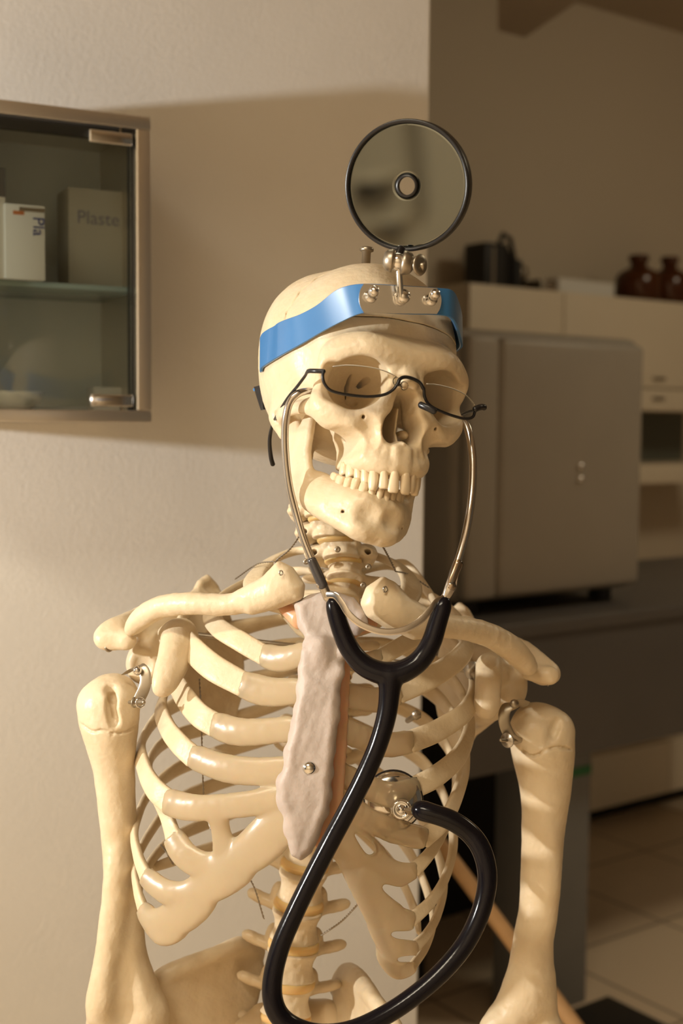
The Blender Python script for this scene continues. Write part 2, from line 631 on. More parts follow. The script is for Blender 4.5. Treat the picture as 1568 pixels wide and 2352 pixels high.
def slab(name, a, b_, z0, z1, thick, n, m, kind='structure'):
    """upright wall from a to b (floor points); its face is on the line and it is thick away from n"""
    a = np.array([a[0], a[1], 0.0]); b_ = np.array([b_[0], b_[1], 0.0])
    V = []
    for z in (z0, z1):
        for p in (a, b_, b_ - n * thick, a - n * thick): V.append(p + Z * z)
    Fc = [[3, 2, 1, 0], [4, 5, 6, 7], [0, 1, 5, 4], [1, 2, 6, 5], [2, 3, 7, 6], [3, 0, 4, 7]]
    o = mesh_obj(name, V, Fc, m, None, smooth=False)
    return tag(o, kind=kind)


wl = slab('wall_left', CORNER - U1 * 4.4, CORNER, 0, ROOM_H, .14, N1, M['wall'])
mod = wl.modifiers.new('bevel', 'BEVEL'); mod.width = .004; mod.segments = 3
BACK0 = P(1080, 970, 5.0); BACK0[2] = 0
CEIL = ROOM_H
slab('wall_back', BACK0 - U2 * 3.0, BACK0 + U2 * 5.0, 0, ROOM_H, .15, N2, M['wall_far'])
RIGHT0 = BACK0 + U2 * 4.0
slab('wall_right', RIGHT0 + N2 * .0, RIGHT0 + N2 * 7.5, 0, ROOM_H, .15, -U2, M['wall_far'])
REAR_Y = -2.3
slab('wall_rear', (-4.2, REAR_Y), (4.5, REAR_Y), 0, ROOM_H, .15, np.array([0, 1.0, 0]), M['wall_far'])


def flat(name, pts, z0, z1, m):
    n = len(pts)
    V = [np.array([p[0], p[1], z0]) for p in pts] + [np.array([p[0], p[1], z1]) for p in pts]
    Fc = [list(range(n))[::-1], [n + i for i in range(n)]] + [[i, (i + 1) % n, n + (i + 1) % n, n + i] for i in range(n)]
    return tag(mesh_obj(name, V, Fc, m, None, smooth=False, origin=np.array([0, 0, z0 if z1 <= 0 else z0])), kind='structure')


FL = [(-4.4, -2.45), (4.6, -2.45), (8.2, 6.6), (1.0, 7.2), (-4.4, 3.0)]
fl = flat('floor', FL, -.1, 0, M['tile'])
flat('ceiling', FL, ROOM_H, ROOM_H + .1, M['ceiling'])


def obox(mb, o, u, n, w, d, h, bevel=0.0):
    """box with its front lower left corner at o, w along u, d away from the front normal n, h up"""
    c = o + u * w / 2 - n * d / 2 + Z * h / 2
    Mx = np.c_[u, -n, Z]
    mb.box(c, (w, d, h), Mx, bevel, 3)
    return mb


# ceiling beam and boxed duct over the far side
# --- wall units
CAB0 = BACK0 + N2 * .36
c_tl = on_plane(1078, 648, CAB0, N2)
zt = c_tl[2]; zb = on_plane(1500, 893, CAB0, N2)[2]; zd = on_plane(1530, 945, CAB0, N2)[2]
w1 = np.dot(on_plane(1296, 670, CAB0, N2) - c_tl, U2)


def wall_unit(o, w, label, handle_at):
    r = thing('wall_cupboard', o + Z * (zd - o[2]), label, 'cupboard', 'row of cream wall cupboards')
    o = o + Z * (zd - o[2])
    obox(MB(), o - N2 * .022, U2, N2, w, .33, zt - zd).build('body', M['cream'], r, smooth=False)
    d = obox(MB(), o + U2 * .003 + Z * (zb - zd + .004), U2, N2, w - .006, .02, zt - zb - .006, .002).build('door', M['cream'], r, auto=35)
    dr = obox(MB(), o + U2 * .003 + Z * .002, U2, N2, w - .006, .02, zb - zd - .004, .002).build('drawer', M['cream'], r, auto=35)
    for par, z in ((d, zb - zd + .035), (dr, (zb - zd) * .5)):
        p = o + U2 * handle_at + N2 * .012 + Z * z
        obox(MB(), p, U2, N2, .07, .012, .012, .003).build('handle', M['dull_steel'], par, auto=35)
    return r


wall_unit(c_tl, w1, 'narrow cream wall cupboard under the dark camera like gadget, nearest the lit wall', .1)
w2 = np.dot(on_plane(1505, 880, CAB0, N2) - c_tl, U2) - w1
wall_unit(c_tl + U2 * w1, w2 + .55, 'wide cream wall cupboard under the amber bottles', w2 - .02)
# open niche with shelf under the cupboards
zs1 = on_plane(1530, 1066, CAB0, N2)[2]; zs0 = on_plane(1530, 1110, CAB0, N2)[2]
wn = w1 + w2 + .55
o = c_tl.copy(); o[2] = zs0
r = thing('wall_shelf', o, 'thick cream shelf with a dark grey back panel under the wall cupboards', 'shelf')
obox(MB(), o, U2, N2, wn, .355, zs1 - zs0, .003).build('board', M['cream'], r, auto=35)
o2 = c_tl - N2 * .3; o2[2] = zs1
obox(MB(), o2, U2, N2, wn, .05, zd - zs1).build('back_panel', M['niche'], r, smooth=False)
# floor unit far right
LOW0 = on_z(1355, 1866, .06)
o = LOW0.copy(); o[2] = .0
zl = on_plane(1356, 1738, LOW0, N2)[2]
r = thing('floor_drawer_unit', o, 'low cream drawer unit standing on the tiles behind the grey desk', 'drawer unit')
obox(MB(), o - N2 * .02 + Z * .06, U2, N2, 1.2, .5, zl - .06).build('body', M['cream'], r, smooth=False)
obox(MB(), o - N2 * .07 + U2 * .01, U2, N2, 1.18, .44, .06).build('plinth', M['dark'], r, smooth=False)
for k in range(2):
    d = obox(MB(), o + U2 * (.003 + .42 * k) + Z * .062, U2, N2, .414 + .36 * k, .018, zl - .066, .002).build('drawer', M['cream_low'], r, auto=35)

# --- grey steel cabinet on the desk
LK = P(1069, 748, 2.75)
lw = np.dot(on_plane(1497, 800, LK, N2) - LK, U2)
zl0 = on_plane(1080, 1394, LK, N2)[2]
o = LK.copy(); o[2] = zl0
r = thing('steel_cabinet', o, 'grey enamelled steel cabinet with rounded corners standing on the dark desk', 'cabinet')
hk = LK[2] - zl0
obox(MB(), o - N2 * .03, U2, N2, lw, .45, hk, .028).build('body', M['grey_locker'], r, auto=60)
dw = np.dot(on_plane(1150, 1000, LK, N2) - LK, U2)
obox(MB(), o + Z * .012 + U2 * dw, U2, N2, lw - dw - .022, .04, hk - .03, .016).build('door', M['grey_locker'], r, auto=60)
obox(MB(), o + Z * .012 + U2 * .012, U2, N2, dw - .016, .038, hk - .03, .012).build('hinge_panel', M['grey_locker'], r, auto=60)
for y in (1071, 1101):
    p = on_plane(1331, y, LK, N2)
    MB().lathe([(.009, -.002), (.009, .004), (.007, .0075), (1e-5, .009)], p, N2, 20).build('knob', M['chrome'], r)
for k in (.06, lw - .1):
    obox(MB(), o + U2 * k - N2 * .06 - Z * .03, U2, N2, .04, .04, .035).build('foot', M['black_plastic'], r, smooth=False)

# --- dark desk
ztop = zl0 - .03
DK = on_plane(1163, 1429, LK + N2 * .10, N2)
o = DK - U2 * (np.dot(DK - on_plane(1062, 1500, DK, N2), U2)); o[2] = ztop
zpan = on_plane(1072, 1795, DK, N2)[2]
r = thing('desk', np.array([o[0], o[1], 0]), 'dark slate grey desk with a deep front panel under the steel cabinet', 'desk')
obox(MB(), o - Z * .03, U2, N2, 2.0, .75, .03, .003).build('worktop', M['desk'], r, auto=35)
obox(MB(), np.array([o[0], o[1], zpan]) - N2 * .012, U2, N2, 1.98, .03, ztop - .03 - zpan, .002).build('front_panel', M['desk'], r, auto=35)
pl = on_plane(1206, 1800, DK - N2 * .1, N2); pr = on_plane(1356, 1780, DK - N2 * .1, N2)
pw = np.dot(pr - pl, U2)
o3 = pl.copy(); o3[2] = 0
pd = obox(MB(), o3, U2, N2, pw, .10, ztop - .03, .002).build('pedestal', M['desk_leg'], r, auto=35)
o4 = pl + N2 * .002; o4[2] = on_plane(1330, 1782, DK - N2 * .1, N2)[2]
obox(MB(), o4, U2, N2, pw, .004, .022).build('stripe', M['green'], pd, smooth=False)
o5 = np.array([o[0], o[1], 0]) + U2 * 1.95
obox(MB(), o5 - N2 * .45, U2, N2, .04, .2, ztop - .03).build('end_panel', M['desk_leg'], r, smooth=False)
o6 = np.array([o[0], o[1], 0]) - N2 * .70
obox(MB(), o6, U2, N2, pw + .75, .02, ztop - .03).build('back_panel', M['dark'], r, smooth=False)
# black bin bag of cloth in the knee space
kp = np.array([o[0], o[1], 0]) - N2 * .30 - U2 * .12
b = MB()
o7 = kp
obox(b, o7, U2, N2, np.dot(pl - o, U2) + .02, .28, .72, .05)
tag(b.build('black_bin', M['dark'], None, auto=60), 'tall dark bin in the knee space left of the grey desk pedestal', 'bin')
# wooden handle leaning across the gap
b = MB(); p1, p0 = P(985, 1905, 2.02), None
foot = on_z(1345, 2380, 0)
q0 = P(1345, 2390, 1.9)
dirv = q0 - p1; dirv /= np.linalg.norm(dirv)
p2 = p1 + dirv * ((0.0 - p1[2]) / dirv[2]); p2[2] += .012
b.tube([p1 - dirv * .12, p1, q0, p2], .0125, 16)
tag(b.build('broom_handle', M['wood'], None), 'tan wooden broom handle leaning behind the ribs in front of the black bin', 'broom handle')
fp = on_z(1415, 2328, .05)
b = MB(); obox(b, np.array([fp[0], fp[1], 0]) + N2 * .12 - U2 * .1, U2, N2, .16, .2, .05, .008)
tag(b.build('black_case', M['black_plastic'], None, auto=40), 'corner of a small black case on the floor tiles at the bottom edge', 'case')

# --- things on top of the cupboards
TOPZ = zt


def top_pt(px, back):
    p = on_plane(px, 700, CAB0 - N2 * back, N2); p[2] = TOPZ; return p


def top_z(px, py, back): return on_plane(px, py, CAB0 - N2 * back, N2)[2]


# black gadget
p = top_pt(1112, .12); pe = top_pt(1222, .12); wd = np.dot(pe - p, U2)
r = thing('bellows_camera', p, 'dark boxy camera like gadget on top of the narrow cream wall cupboard', 'camera')
hh = top_z(1130, 556, .12) - TOPZ
obox(MB(), p, U2, N2, wd * .45, .12, hh, .008).build('body', M['black_plastic'], r, auto=40)
obox(MB(), p + U2 * wd * .14 + N2 * .004, U2, N2, .012, .006, hh * .9).build('trim_strip', M['dull_steel'], r, smooth=False)
b = MB()
for k in range(5):
    obox(b, p + U2 * (wd * (.46 + .05 * k)) - N2 * (.01 + .004 * k) + Z * (hh * .05), U2, N2, wd * .035, .10 - .008 * k, hh * (.98 - .07 * k), .004)
b.build('bellows', M['dark'], r, auto=40)
b = MB(); obox(b, p + U2 * wd * .72 - N2 * .02, U2, N2, wd * .14, .08, hh * .72, .006); b.build('lens_board', M['black_plastic'], r, auto=40)
cc = p + U2 * wd * .86 - N2 * .06 + Z * hh * .45
MB().lathe([(.04, 0), (.04, .015), (.034, .02), (.034, .035), (.028, .036), (1e-5, .03)], cc, U2, 24).build('lens', M['dull_steel'], r)
b = MB(); b.tube(np.array([p + U2 * wd * .45 + Z * hh - N2 * .05, p + U2 * wd * .55 + Z * (hh + .045) - N2 * .05, p + U2 * wd * .70 + Z * (hh + .03) - N2 * .05, p + U2 * wd * .8 + Z * hh * .72 - N2 * .05]), .010, 10)
b.build('handle', M['black_plastic'], r)
# papers
p = top_pt(1242, .08); pe = top_pt(1432, .03)
wd = np.dot(pe - p, U2); hh = top_z(1300, 622, .08) - top_z(1300, 660, .08)
r = thing('ring_binder', p, 'white ring binder lying flat between the dark gadget and the amber bottles', 'binder')
th = math.radians(8); uu = U2
obox(MB(), p + U2 * wd * .22, U2, N2, wd * .78, .24, hh, .004).build('cover', M['paper'], r, auto=35)
obox(MB(), p + U2 * wd * .235 + Z * hh * .12 + N2 * .002, U2, N2, wd * .75, .2, hh * .76).build('page_block', M['white_card'], r, smooth=False)
tag(obox(MB(), p, U2, N2, wd * .21, .2, hh * .8, .004).build('dark_box', M['dull_steel'], None, auto=35), 'small dark box lying against the end of the white binder', 'box')


def bottle(px, w_px, top, neck_b, sh, label):
    p = top_pt(px, .10)
    k = np.dot(top_pt(px + 50, .10) - p, U2) / 50 * .82
    R = w_px / 2 * k
    z = lambda y: (top_z(px, y, .10) - TOPZ)
    r = thing('bottle', p, label, 'bottle', 'amber bottles on the wall cupboards')
    hs, hn, ht = z(sh), z(neck_b), z(top)
    rn = R * .36
    MB().lathe([(1e-5, 0), (R * .93, 0), (R, .006), (R, hs * .90), (R * .97, hs * .97), (R * .86, hs + (hn - hs) * .35), (R * .62, hs + (hn - hs) * .7), (rn * 1.08, hn), (rn, hn + .006), (rn, ht - .02)], p, Z, 32).build('glass_body', M['amber'], r)
    MB().lathe([(rn * 1.15, ht - .025), (rn * 1.25, ht - .02), (rn * 1.25, ht - .004), (rn * 1.1, ht), (1e-5, ht)], p, Z, 24).build('stopper', M['amber'], r)


bottle(1464, 84, 586, 613, 634, 'larger amber glass bottle beside the white binder')
bottle(1535, 74, 590, 617, 638, 'smaller amber glass bottle at the right edge of the picture')

# --- boxed duct under the ceiling
zduct = on_plane(1143, 70, BACK0 + N2 * .9, N2)[2]


def hung(name, pix, zb_):
    p = [on_z(x, y, zb_) for x, y in pix]
    n_ = len(p)
    V = [np.array([q_[0], q_[1], zb_]) for q_ in p] + [np.array([q_[0], q_[1], ROOM_H]) for q_ in p]
    ar = sum(p[i][0] * p[(i + 1) % n_][1] - p[(i + 1) % n_][0] * p[i][1] for i in range(n_))
    if ar < 0: V = V[:n_][::-1] + V[n_:][::-1]
    Fc = [list(range(n_))[::-1], [n_ + i for i in range(n_)]] + [[i, (i + 1) % n_, n_ + (i + 1) % n_, n_ + i] for i in range(n_)]
    return tag(mesh_obj(name, V, Fc, M['ceiling'], None, smooth=False), kind='structure')


hung('trim_1', [(1143, 70), (1205, 87), (1330, 1), (1330, -60), (1143, -40)], zduct)

# ------------------------------------------------------------------ glass fronted wall cabinet at the left
DEP = .18
FR0 = CORNER + N1 * DEP                         # plane of the frame's face


def fr(px, py, off=0.0): return on_plane(px, py, FR0 + N1 * off, N1)


tr = fr(346.5, 269.5); br_ = fr(345.5, 971)
zT = tr[2]; zB = br_[2]
uR = np.dot(tr, U1)
base = tr.copy(); base[2] = zB
CW = np.dot(tr - fr(-205, 400), U1)
G = thing('wall_cabinet', base - U1 * CW, 'polished steel wall cabinet with a glass door on the lit plaster wall', 'cabinet')
fw = np.dot(tr - fr(313, 300), U1)
fh = zT - fr(320, 296)[2]


def cb(name, u0, u1, z0, z1, d0, d1, m, bevel=0.0, parent=G):
    """box in cabinet axes: u from the right edge leftwards is negative; d is depth behind the face"""
    o = base + U1 * u0 + Z * (z0 - zB) - N1 * d0
    return obox(MB(), o, U1, N1, u1 - u0, d1 - d0, z1 - z0, bevel).build(name, m, parent, auto=35)


M['cab_steel'] = mat('polished_cabinet_steel', (.72, .68, .62), .34, metal=1, bump=.03, bscale=40)
fh2 = fh * .95
cb('frame_stile', -fw, 0, zB + fh2 + .0006, zT - fh - .0006, 0, .022, M['cab_steel'], .0008)
cb('frame_stile', -CW, -CW + fw, zB + fh2 + .0006, zT - fh - .0006, 0, .022, M['cab_steel'], .0008)
cb('frame_rail', -CW, 0, zT - fh, zT, 0, .022, M['cab_steel'], .0008)
cb('frame_rail', -CW, 0, zB, zB + fh2, 0, .022, M['cab_steel'], .0008)
a_ = base - U1 * (fw + .0002) + Z * (fh2 + .001); h_ = zT - zB - fh - fh2 - .002
q_ = .0048
mesh_obj('edge_trim', [a_, a_ + U1 * .0015 + N1 * .0012, a_ + U1 * .0015 - N1 * q_, a_ - U1 * .0008 - N1 * q_] +
         [p + Z * h_ for p in (a_, a_ + U1 * .0015 + N1 * .0012, a_ + U1 * .0015 - N1 * q_, a_ - U1 * .0008 - N1 * q_)],
         [[3, 2, 1, 0], [4, 5, 6, 7], [0, 1, 5, 4], [1, 2, 6, 5], [2, 3, 7, 6], [3, 0, 4, 7]], M['chrome'], G, smooth=False)
M['cab_in'] = mat('cabinet_lining', (.70, .73, .74), .5)
cb('side_panel', -.006, 0, zB, zT, .022, DEP - .002, M['cab_steel'])
cb('side_panel', -CW, -CW + .006, zB, zT, .022, DEP - .002, M['cab_steel'])
cb('top_panel', -CW + .006, -.006, zT - .006, zT, .022, DEP - .002, M['cab_steel'])
cb('bottom_panel', -CW + .006, -.006, zB, zB + fh2 * .95, .022, DEP - .002, M['cab_steel'])
cb('back_panel', -CW + .006, -.006, zB + fh2 * .95, zT - .006, DEP - .008, DEP - .002, M['cab_in'])


def glass_mat(name, tint, rough=.03, refl=1.0):
    m = bpy.data.materials.new(name); m.use_nodes = True
    nt = m.node_tree; nt.nodes.clear()
    out = nt.nodes.new('ShaderNodeOutputMaterial')
    mx = nt.nodes.new('ShaderNodeMixShader'); tr_ = nt.nodes.new('ShaderNodeBsdfTransparent'); gl = nt.nodes.new('ShaderNodeBsdfGlossy')
    fr_ = nt.nodes.new('ShaderNodeFresnel'); fr_.inputs['IOR'].default_value = 1.5
    mu = nt.nodes.new('ShaderNodeMath'); mu.operation = 'MULTIPLY'; mu.inputs[1].default_value = refl
    tr_.inputs[0].default_value = (*tint, 1); gl.inputs[0].default_value = (1, 1, 1, 1); gl.inputs['Roughness'].default_value = rough
    nt.links.new(fr_.outputs[0], mu.inputs[0]); nt.links.new(mu.outputs[0], mx.inputs[0])
    nt.links.new(tr_.outputs[0], mx.inputs[1]); nt.links.new(gl.outputs[0], mx.inputs[2]); nt.links.new(mx.outputs[0], out.inputs[0])
    return m


M['door_glass'] = glass_mat('door_glass', (.90, .925, .91), .02, .6)
M['shelf_glass'] = mat('shelf_glass', (.34, .42, .40), .15)
gR = -(np.dot(tr - fr(302, 600, -.006), U1))
gd = cb('glass_door', -CW + fw + .004, gR, fr(150, 931)[2] if False else zB + fh2 + .004, zT - fh - .004, .006, .010, M['door_glass'], 0, G)
uu = lambda px, py=600: np.dot(fr(px, py) - base, U1)
for (ya, yb) in ((301, 330), (906, 934)):
    z1, z0 = fr(260, ya)[2], fr(260, yb)[2]
    cb('hinge_clip', uu(208), uu(306), z0, z1, .001, .006, M['chrome'], .0015, gd)
    cb('hinge_pin', uu(277), uu(281), z1 if ya < 500 else z0 - .005, z1 + .005 if ya < 500 else z0, .002, .006, M['chrome'], 0, gd)
cb('gasket', gR, -fw, zB + fh2, zT - fh, .0105, .021, M['black_plastic'])
cb('gasket', -CW + fw, gR, zT - fh - .012, zT - fh, .0105, .021, M['black_plastic'])
zsh = on_plane(150, 655, FR0 - N1 * .05, N1)[2]
cb('shelf', -CW + .007, -.007, zsh - .006, zsh, .03, DEP - .009, M['shelf_glass'], .001)


def inb(px, py, d): return on_plane(px, py, FR0 - N1 * d, N1)


def carton(name, pxa, pxb, ya, d, dep, label, cat, m, zfloor, group=None):
    a = inb(pxa, 600, d); c = inb(pxb, 600, d)
    zt_ = inb((pxa + pxb) / 2, ya, d)[2]
    o = a.copy(); o[2] = zfloor
    t = thing(name, o, label, cat, group)
    w = np.dot(c - a, U1)
    obox(MB(), o, U1, N1, w, dep, zt_ - zfloor, .0006).build('carton', m, t, auto=35)
    return t, o, w, zt_ - zfloor


def text_on(parent, txt, o, right, up, n, size, m, name='lettering'):
    cu = bpy.data.curves.new(name, 'FONT'); cu.body = txt; cu.size = size; cu.extrude = .00015; cu.resolution_u = 4
    tmp = bpy.data.objects.new(name, cu); COL.objects.link(tmp)
    dg = bpy.context.evaluated_depsgraph_get()
    me = bpy.data.meshes.new_from_object(tmp.evaluated_get(dg))
    V = np.array([v.co[:] for v in me.vertices]); Fc = [list(p.vertices) for p in me.polygons]
    bpy.data.objects.remove(tmp)
    W = o + V[:, :1] * right + V[:, 1:2] * up + V[:, 2:3] * n
    return mesh_obj(name, W, Fc, m, parent, smooth=False)


t, o, w, h_ = carton('plaster_box', 12, 104, 470, .018, .05, 'white plaster carton with rotated blue letters on the glass shelf', 'box', M['white_card'], zsh)
a = inb(76, 497, .0175)
text_on(t, 'Pla', a, -Z, U1, N1, .0175, M['ink'])
z1 = inb(70, 475, .0175); p = inb(44, 484, .0176)
obox(MB(), p, U1, N1, np.dot(inb(103, 475, .0175) - p, U1), .0008, .004).build('bar', M['dull_steel'], t, smooth=False)
p = inb(30, 492, .0176)
obox(MB(), p, U1, N1, np.dot(inb(55, 475, .0175) - p, U1), .0008, .004).build('bar', M['orange_ink'], t, smooth=False)
t, o, w, h_ = carton('bandage_box', -120, 14, 385, .022, .05, 'dark topped white carton at the left edge of the glass shelf', 'box', M['white_card'], zsh)
p = inb(-118, 441, .0215)
obox(MB(), p, U1, N1, np.dot(inb(13, 441, .0215) - p, U1), .0012, inb(0, 386, .0215)[2] - p[2]).build('dark_band', M['desk'], t, smooth=False)
t, o, w, h_ = carton('plaster_box', 158, 318, 437, .085, .05, 'wide plaster carton on the shelf, coloured dim and faint like a reflection in the glass', 'box', M['reflected_card'], zsh)
text_on(t, 'Plaste', inb(176, 512, .0845), U1, Z, N1, .021, M['reflected_ink'])
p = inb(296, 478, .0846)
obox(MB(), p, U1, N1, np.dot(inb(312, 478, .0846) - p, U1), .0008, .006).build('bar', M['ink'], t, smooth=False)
# bowl on the cabinet floor
zf = zB + fh2 * .95
p = inb(30, 920, .075); p[2] = zf
R = .034
b = MB(); b.lathe([(1e-5, 0), (.018, 0), (.020, .002), (.030, .010), (R, .019), (R, .0205), (.029, .0125), (.016, .005), (1e-5, .004)], p, Z, 40)
tag(b.build('bowl', M['ceramic'], None), 'shallow white bowl on the floor of the glass wall cabinet', 'bowl')
p = inb(215, 900, .09); p[2] = zf
b = MB(); obox(b, p, U1, N1, .035, .03, .028, .002)
tag(b.build('gauze_pack', M['paper'], None, auto=35), 'small pale pack on the cabinet floor behind the lower hinge clip', 'pack')
# ------------------------------------------------------------------ skull (millimetres, x = picture right, y = up, z = face)
SKEL = thing('anatomical_skeleton', (P(690, 2200, 1.08)[0], P(690, 2200, 1.08)[1], 0),
             'life size cream anatomical skeleton model wearing a head mirror, reading glasses and stethoscope', 'skeleton')


def rot(yaw, pitch, roll):
    y, p, r = [math.radians(v) for v in (yaw, pitch, roll)]
    Ry = np.array([[math.cos(y), 0, math.sin(y)], [0, 1, 0], [-math.sin(y), 0, math.cos(y)]])
    Rx = np.array([[1, 0, 0], [0, math.cos(p), -math.sin(p)], [0, math.sin(p), math.cos(p)]])
    Rz = np.array([[math.cos(r), -math.sin(r), 0], [math.sin(r), math.cos(r), 0], [0, 0, 1]])
    return Rz @ Ry @ Rx


def rx(p):
    p = math.radians(p)
    return np.array([[1, 0, 0], [0, math.cos(p), -math.sin(p)], [0, math.sin(p), math.cos(p)]])


SK_R = rot(0, 0, -4.0) @ rx(-9.0) @ rot(22.0, 0, 0)
NAS = np.array([0, 28, 87.0])
SK_O = C(929, 850, 0.885) - SK_R @ (NAS * .001)


def unsk(p):
    """world to skull millimetres"""
    return (((np.asarray(p) - CN) @ RN - SK_O) @ SK_R) * 1000


def sk(V):
    """skull millimetres to world"""
    return to_world((np.asarray(V, float) * .001) @ SK_R.T + SK_O)


def arch(t, hw, fw, z0, y):
    return np.array([hw * math.sin(t), y, z0 + fw * math.cos(t)])


def walk(widths, hw, fw, z0):
    """tooth centres along one half of a dental arch"""
    ts = np.linspace(0, math.radians(112), 400)
    p = np.array([arch(t, hw, fw, z0, 0) for t in ts])
    L = np.r_[0, np.cumsum(np.linalg.norm(np.diff(p, axis=0), axis=1))]
    out = []; a = 0
    for w in widths:
        out.append(np.interp(a + w / 2, L, ts)); a += w
    return out


UW = [8.0, 6.8, 7.8, 7.0, 6.8, 9.4, 9.0]
LW = [5.4, 5.8, 6.9, 7.0, 7.0, 9.8, 9.6]
U_ARCH = (25.0, 42, 49)
L_ARCH = (23.5, 39, 47.5)
UY, LY = -46.5, -68.0          # gum lines at the front


def spee(t, y, amt):
    """gum line rising towards the molars"""
    return y + amt * (1 - math.cos(t))


s = SDF()
s.ell((0, 52, -2), (68, 75, 86))
s.ell((0, 56, 26), (60, 60, 61), k=14)
s.ell((0, 42, -40), (60, 52, 50), k=14)
i0 = len(s.ops)
s.ell((33, 66, -20), (34, 46, 46), k=14)
s.ell((22, 80, -32), (38, 43, 46), k=18)
s.ell((50, 10, -8), (13, 18, 22), k=10)
s.cone((53, 4, -10), (52, -8, -6), 10, 6, k=6)                        # mastoid
s.path([(51, 22, 62, 5.5), (45, 32, 69, 6), (33, 38, 77, 6), (20, 38, 83, 6.2), (0, 36, 83, 7)], k=13)     # brow
s.path([(51, 25, 62, 5), (51, 12, 60, 5.2), (48, 2, 63, 7)], k=5, n=(1, 0, .4), sq=1.1)                      # outer orbit rim
s.ell((44, -3, 63), (12, 11, 10), k=7)                                 # cheek bone
s.cone((49, 0, 62), (37, -9, 70), 9, 9, k=8)
s.cone((42, -7, 64), (34, -14, 70), 8, 9, k=8)
s.path([(48, -2, 60, 7.5), (58, 0, 46, 5.5), (64, 1, 28, 4.6), (62, 2, 12, 5), (57, 2, 2, 6)], k=4, n=(1, 0, 0), sq=1.6)  # arch
s.path([(50, 0, 63, 5), (42, -7, 70, 5), (30, -7, 75, 4.6), (19, 1, 79, 4.5)], k=6)                          # lower rim
s.path([(5, 31, 80, 7), (7, 20, 82, 7.5), (11, 6, 81, 9), (17, -10, 78, 10), (20, -28, 78, 10)], k=8)
s.cone((22, -2, 73), (26, -18, 74), 10, 11, k=8)             # side of the nose
s.cone((25, -8, 68), (17, -36, 68), 12, 10, k=8)                      # maxilla
s.cone((36, -9, 63), (25, -26, 56), 6.5, 6, k=7)
s.path([(23, -29, 44, 5.4), (23, -31, 57, 5.4), (21, -35.5, 71, 5.2), (13.5, -40, 82.5, 5.2), (0, -41, 86.5, 5.2)], k=6)      # alveolar arch
s.path([(24, 2, 40, 6), (26, -18, 42, 4.5), (25, -36, 42, 5)], k=5)       # pterygoid
s.path([(34, 2, 26, 5), (40, -4, 18, 5), (46, -2, 10, 5)], k=4)
s.path([(38, -6, 0, 4), (37, -18, 4, 2.6), (36, -30, 8, 1.4)], k=3)
s.cone((44, 16, 52), (42, 38, 54), 7, 6, k=10)
ts = walk(UW, *U_ARCH)
for i, t in enumerate(ts):
    a = arch(t, U_ARCH[0], U_ARCH[1], U_ARCH[2], spee(t, UY, 10))
    a = a + np.array([0, 3.2, 0])
    up = a * np.array([.985, 1, 1.005]) + np.array([0, [13, 13, 19, 13, 11, 9, 9][i], -.6])
    s.cone(a * np.array([.985, 1, .99]), up, 4.3 if i < 5 else 5.0, 3.5, k=1.6)
s.mirror_x(i0)
s.ell((0, 2, 0), (46, 26, 58), k=10)
s.ell((0, -30, 66), (26, 16, 22), k=8)
s.path([(0, 30, 83, 7), (0, 23, 88, 5.6), (0, 16, 96, 4.6)], k=5)      # nasal bones
s.cone((0, -28, 84), (0, -38, 86), 7, 6, k=6)
# hollows
i0 = len(s.ops)
s.ell((32.0, 14.5, 74), (19.5, 18.5, 15), k=5, mode='-')
s.path([(30, 15, 80, 17.5), (27, 15.5, 60, 15.5), (17, 15, 34, 5)], k=5, mode='-', sub=3)
s.ell((27, 19, 82), (14, 13, 12), k=7, mode='-')
s.ell((50, 14, 77), (10, 13, 8), k=4, mode='-')
s.cone((15, 25, 56), (13, 25, 22), 2.3, mode='-')
for f in range(9):
    u_ = f / 8
    s.cone((20 + 4.5 * u_, 16 + 13 * u_, 56), (20 + 4.5 * u_, 16 + 13 * u_, 24), .7 + 1.0 * math.sin(math.pi * u_), None, .5, '-')
s.cone((29, 0, 62), (36, -4, 68), 2.2, mode='-')
s.ell((27, -22, 88), (10, 12, 7), k=6, mode='-')
s.cone((28, -10, 88), (27, -6, 66), 1.3, mode='-')
s.cone((66, 2, -1), (45, 2, 4), 3.6, k=3, mode='-')
s.ell((50, -18, 36), (13, 20, 18), k=6, mode='-')
s.ell((70, 30, 52), (14, 22, 18), k=10, mode='-')
s.cone((41, -31, 36), (41, -31, 92), 14, 14, k=3, mode='-')
s.cone((33, -27, 46), (33, -27, 92), 8, 8, k=3, mode='-')                      # temple
s.cone((6.8, -18.5, 104), (6.4, -17, 46), 7.0, 6.5, k=4.5, mode='-')
s.cone((7.5, -12, 104), (6.4, -12, 46), 6.4, 6.5, k=4.5, mode='-')
s.mirror_x(i0)
s.cone((0, -8, 106), (0, -6, 46), 9.6, 8, k=4.5, mode='-')
s.cone((0, 3, 108), (0, 0, 46), 8.4, 6, k=4.5, mode='-')
s.cone((0, 9, 108), (0, 4, 50), 5.0, 5, k=4.5, mode='-')
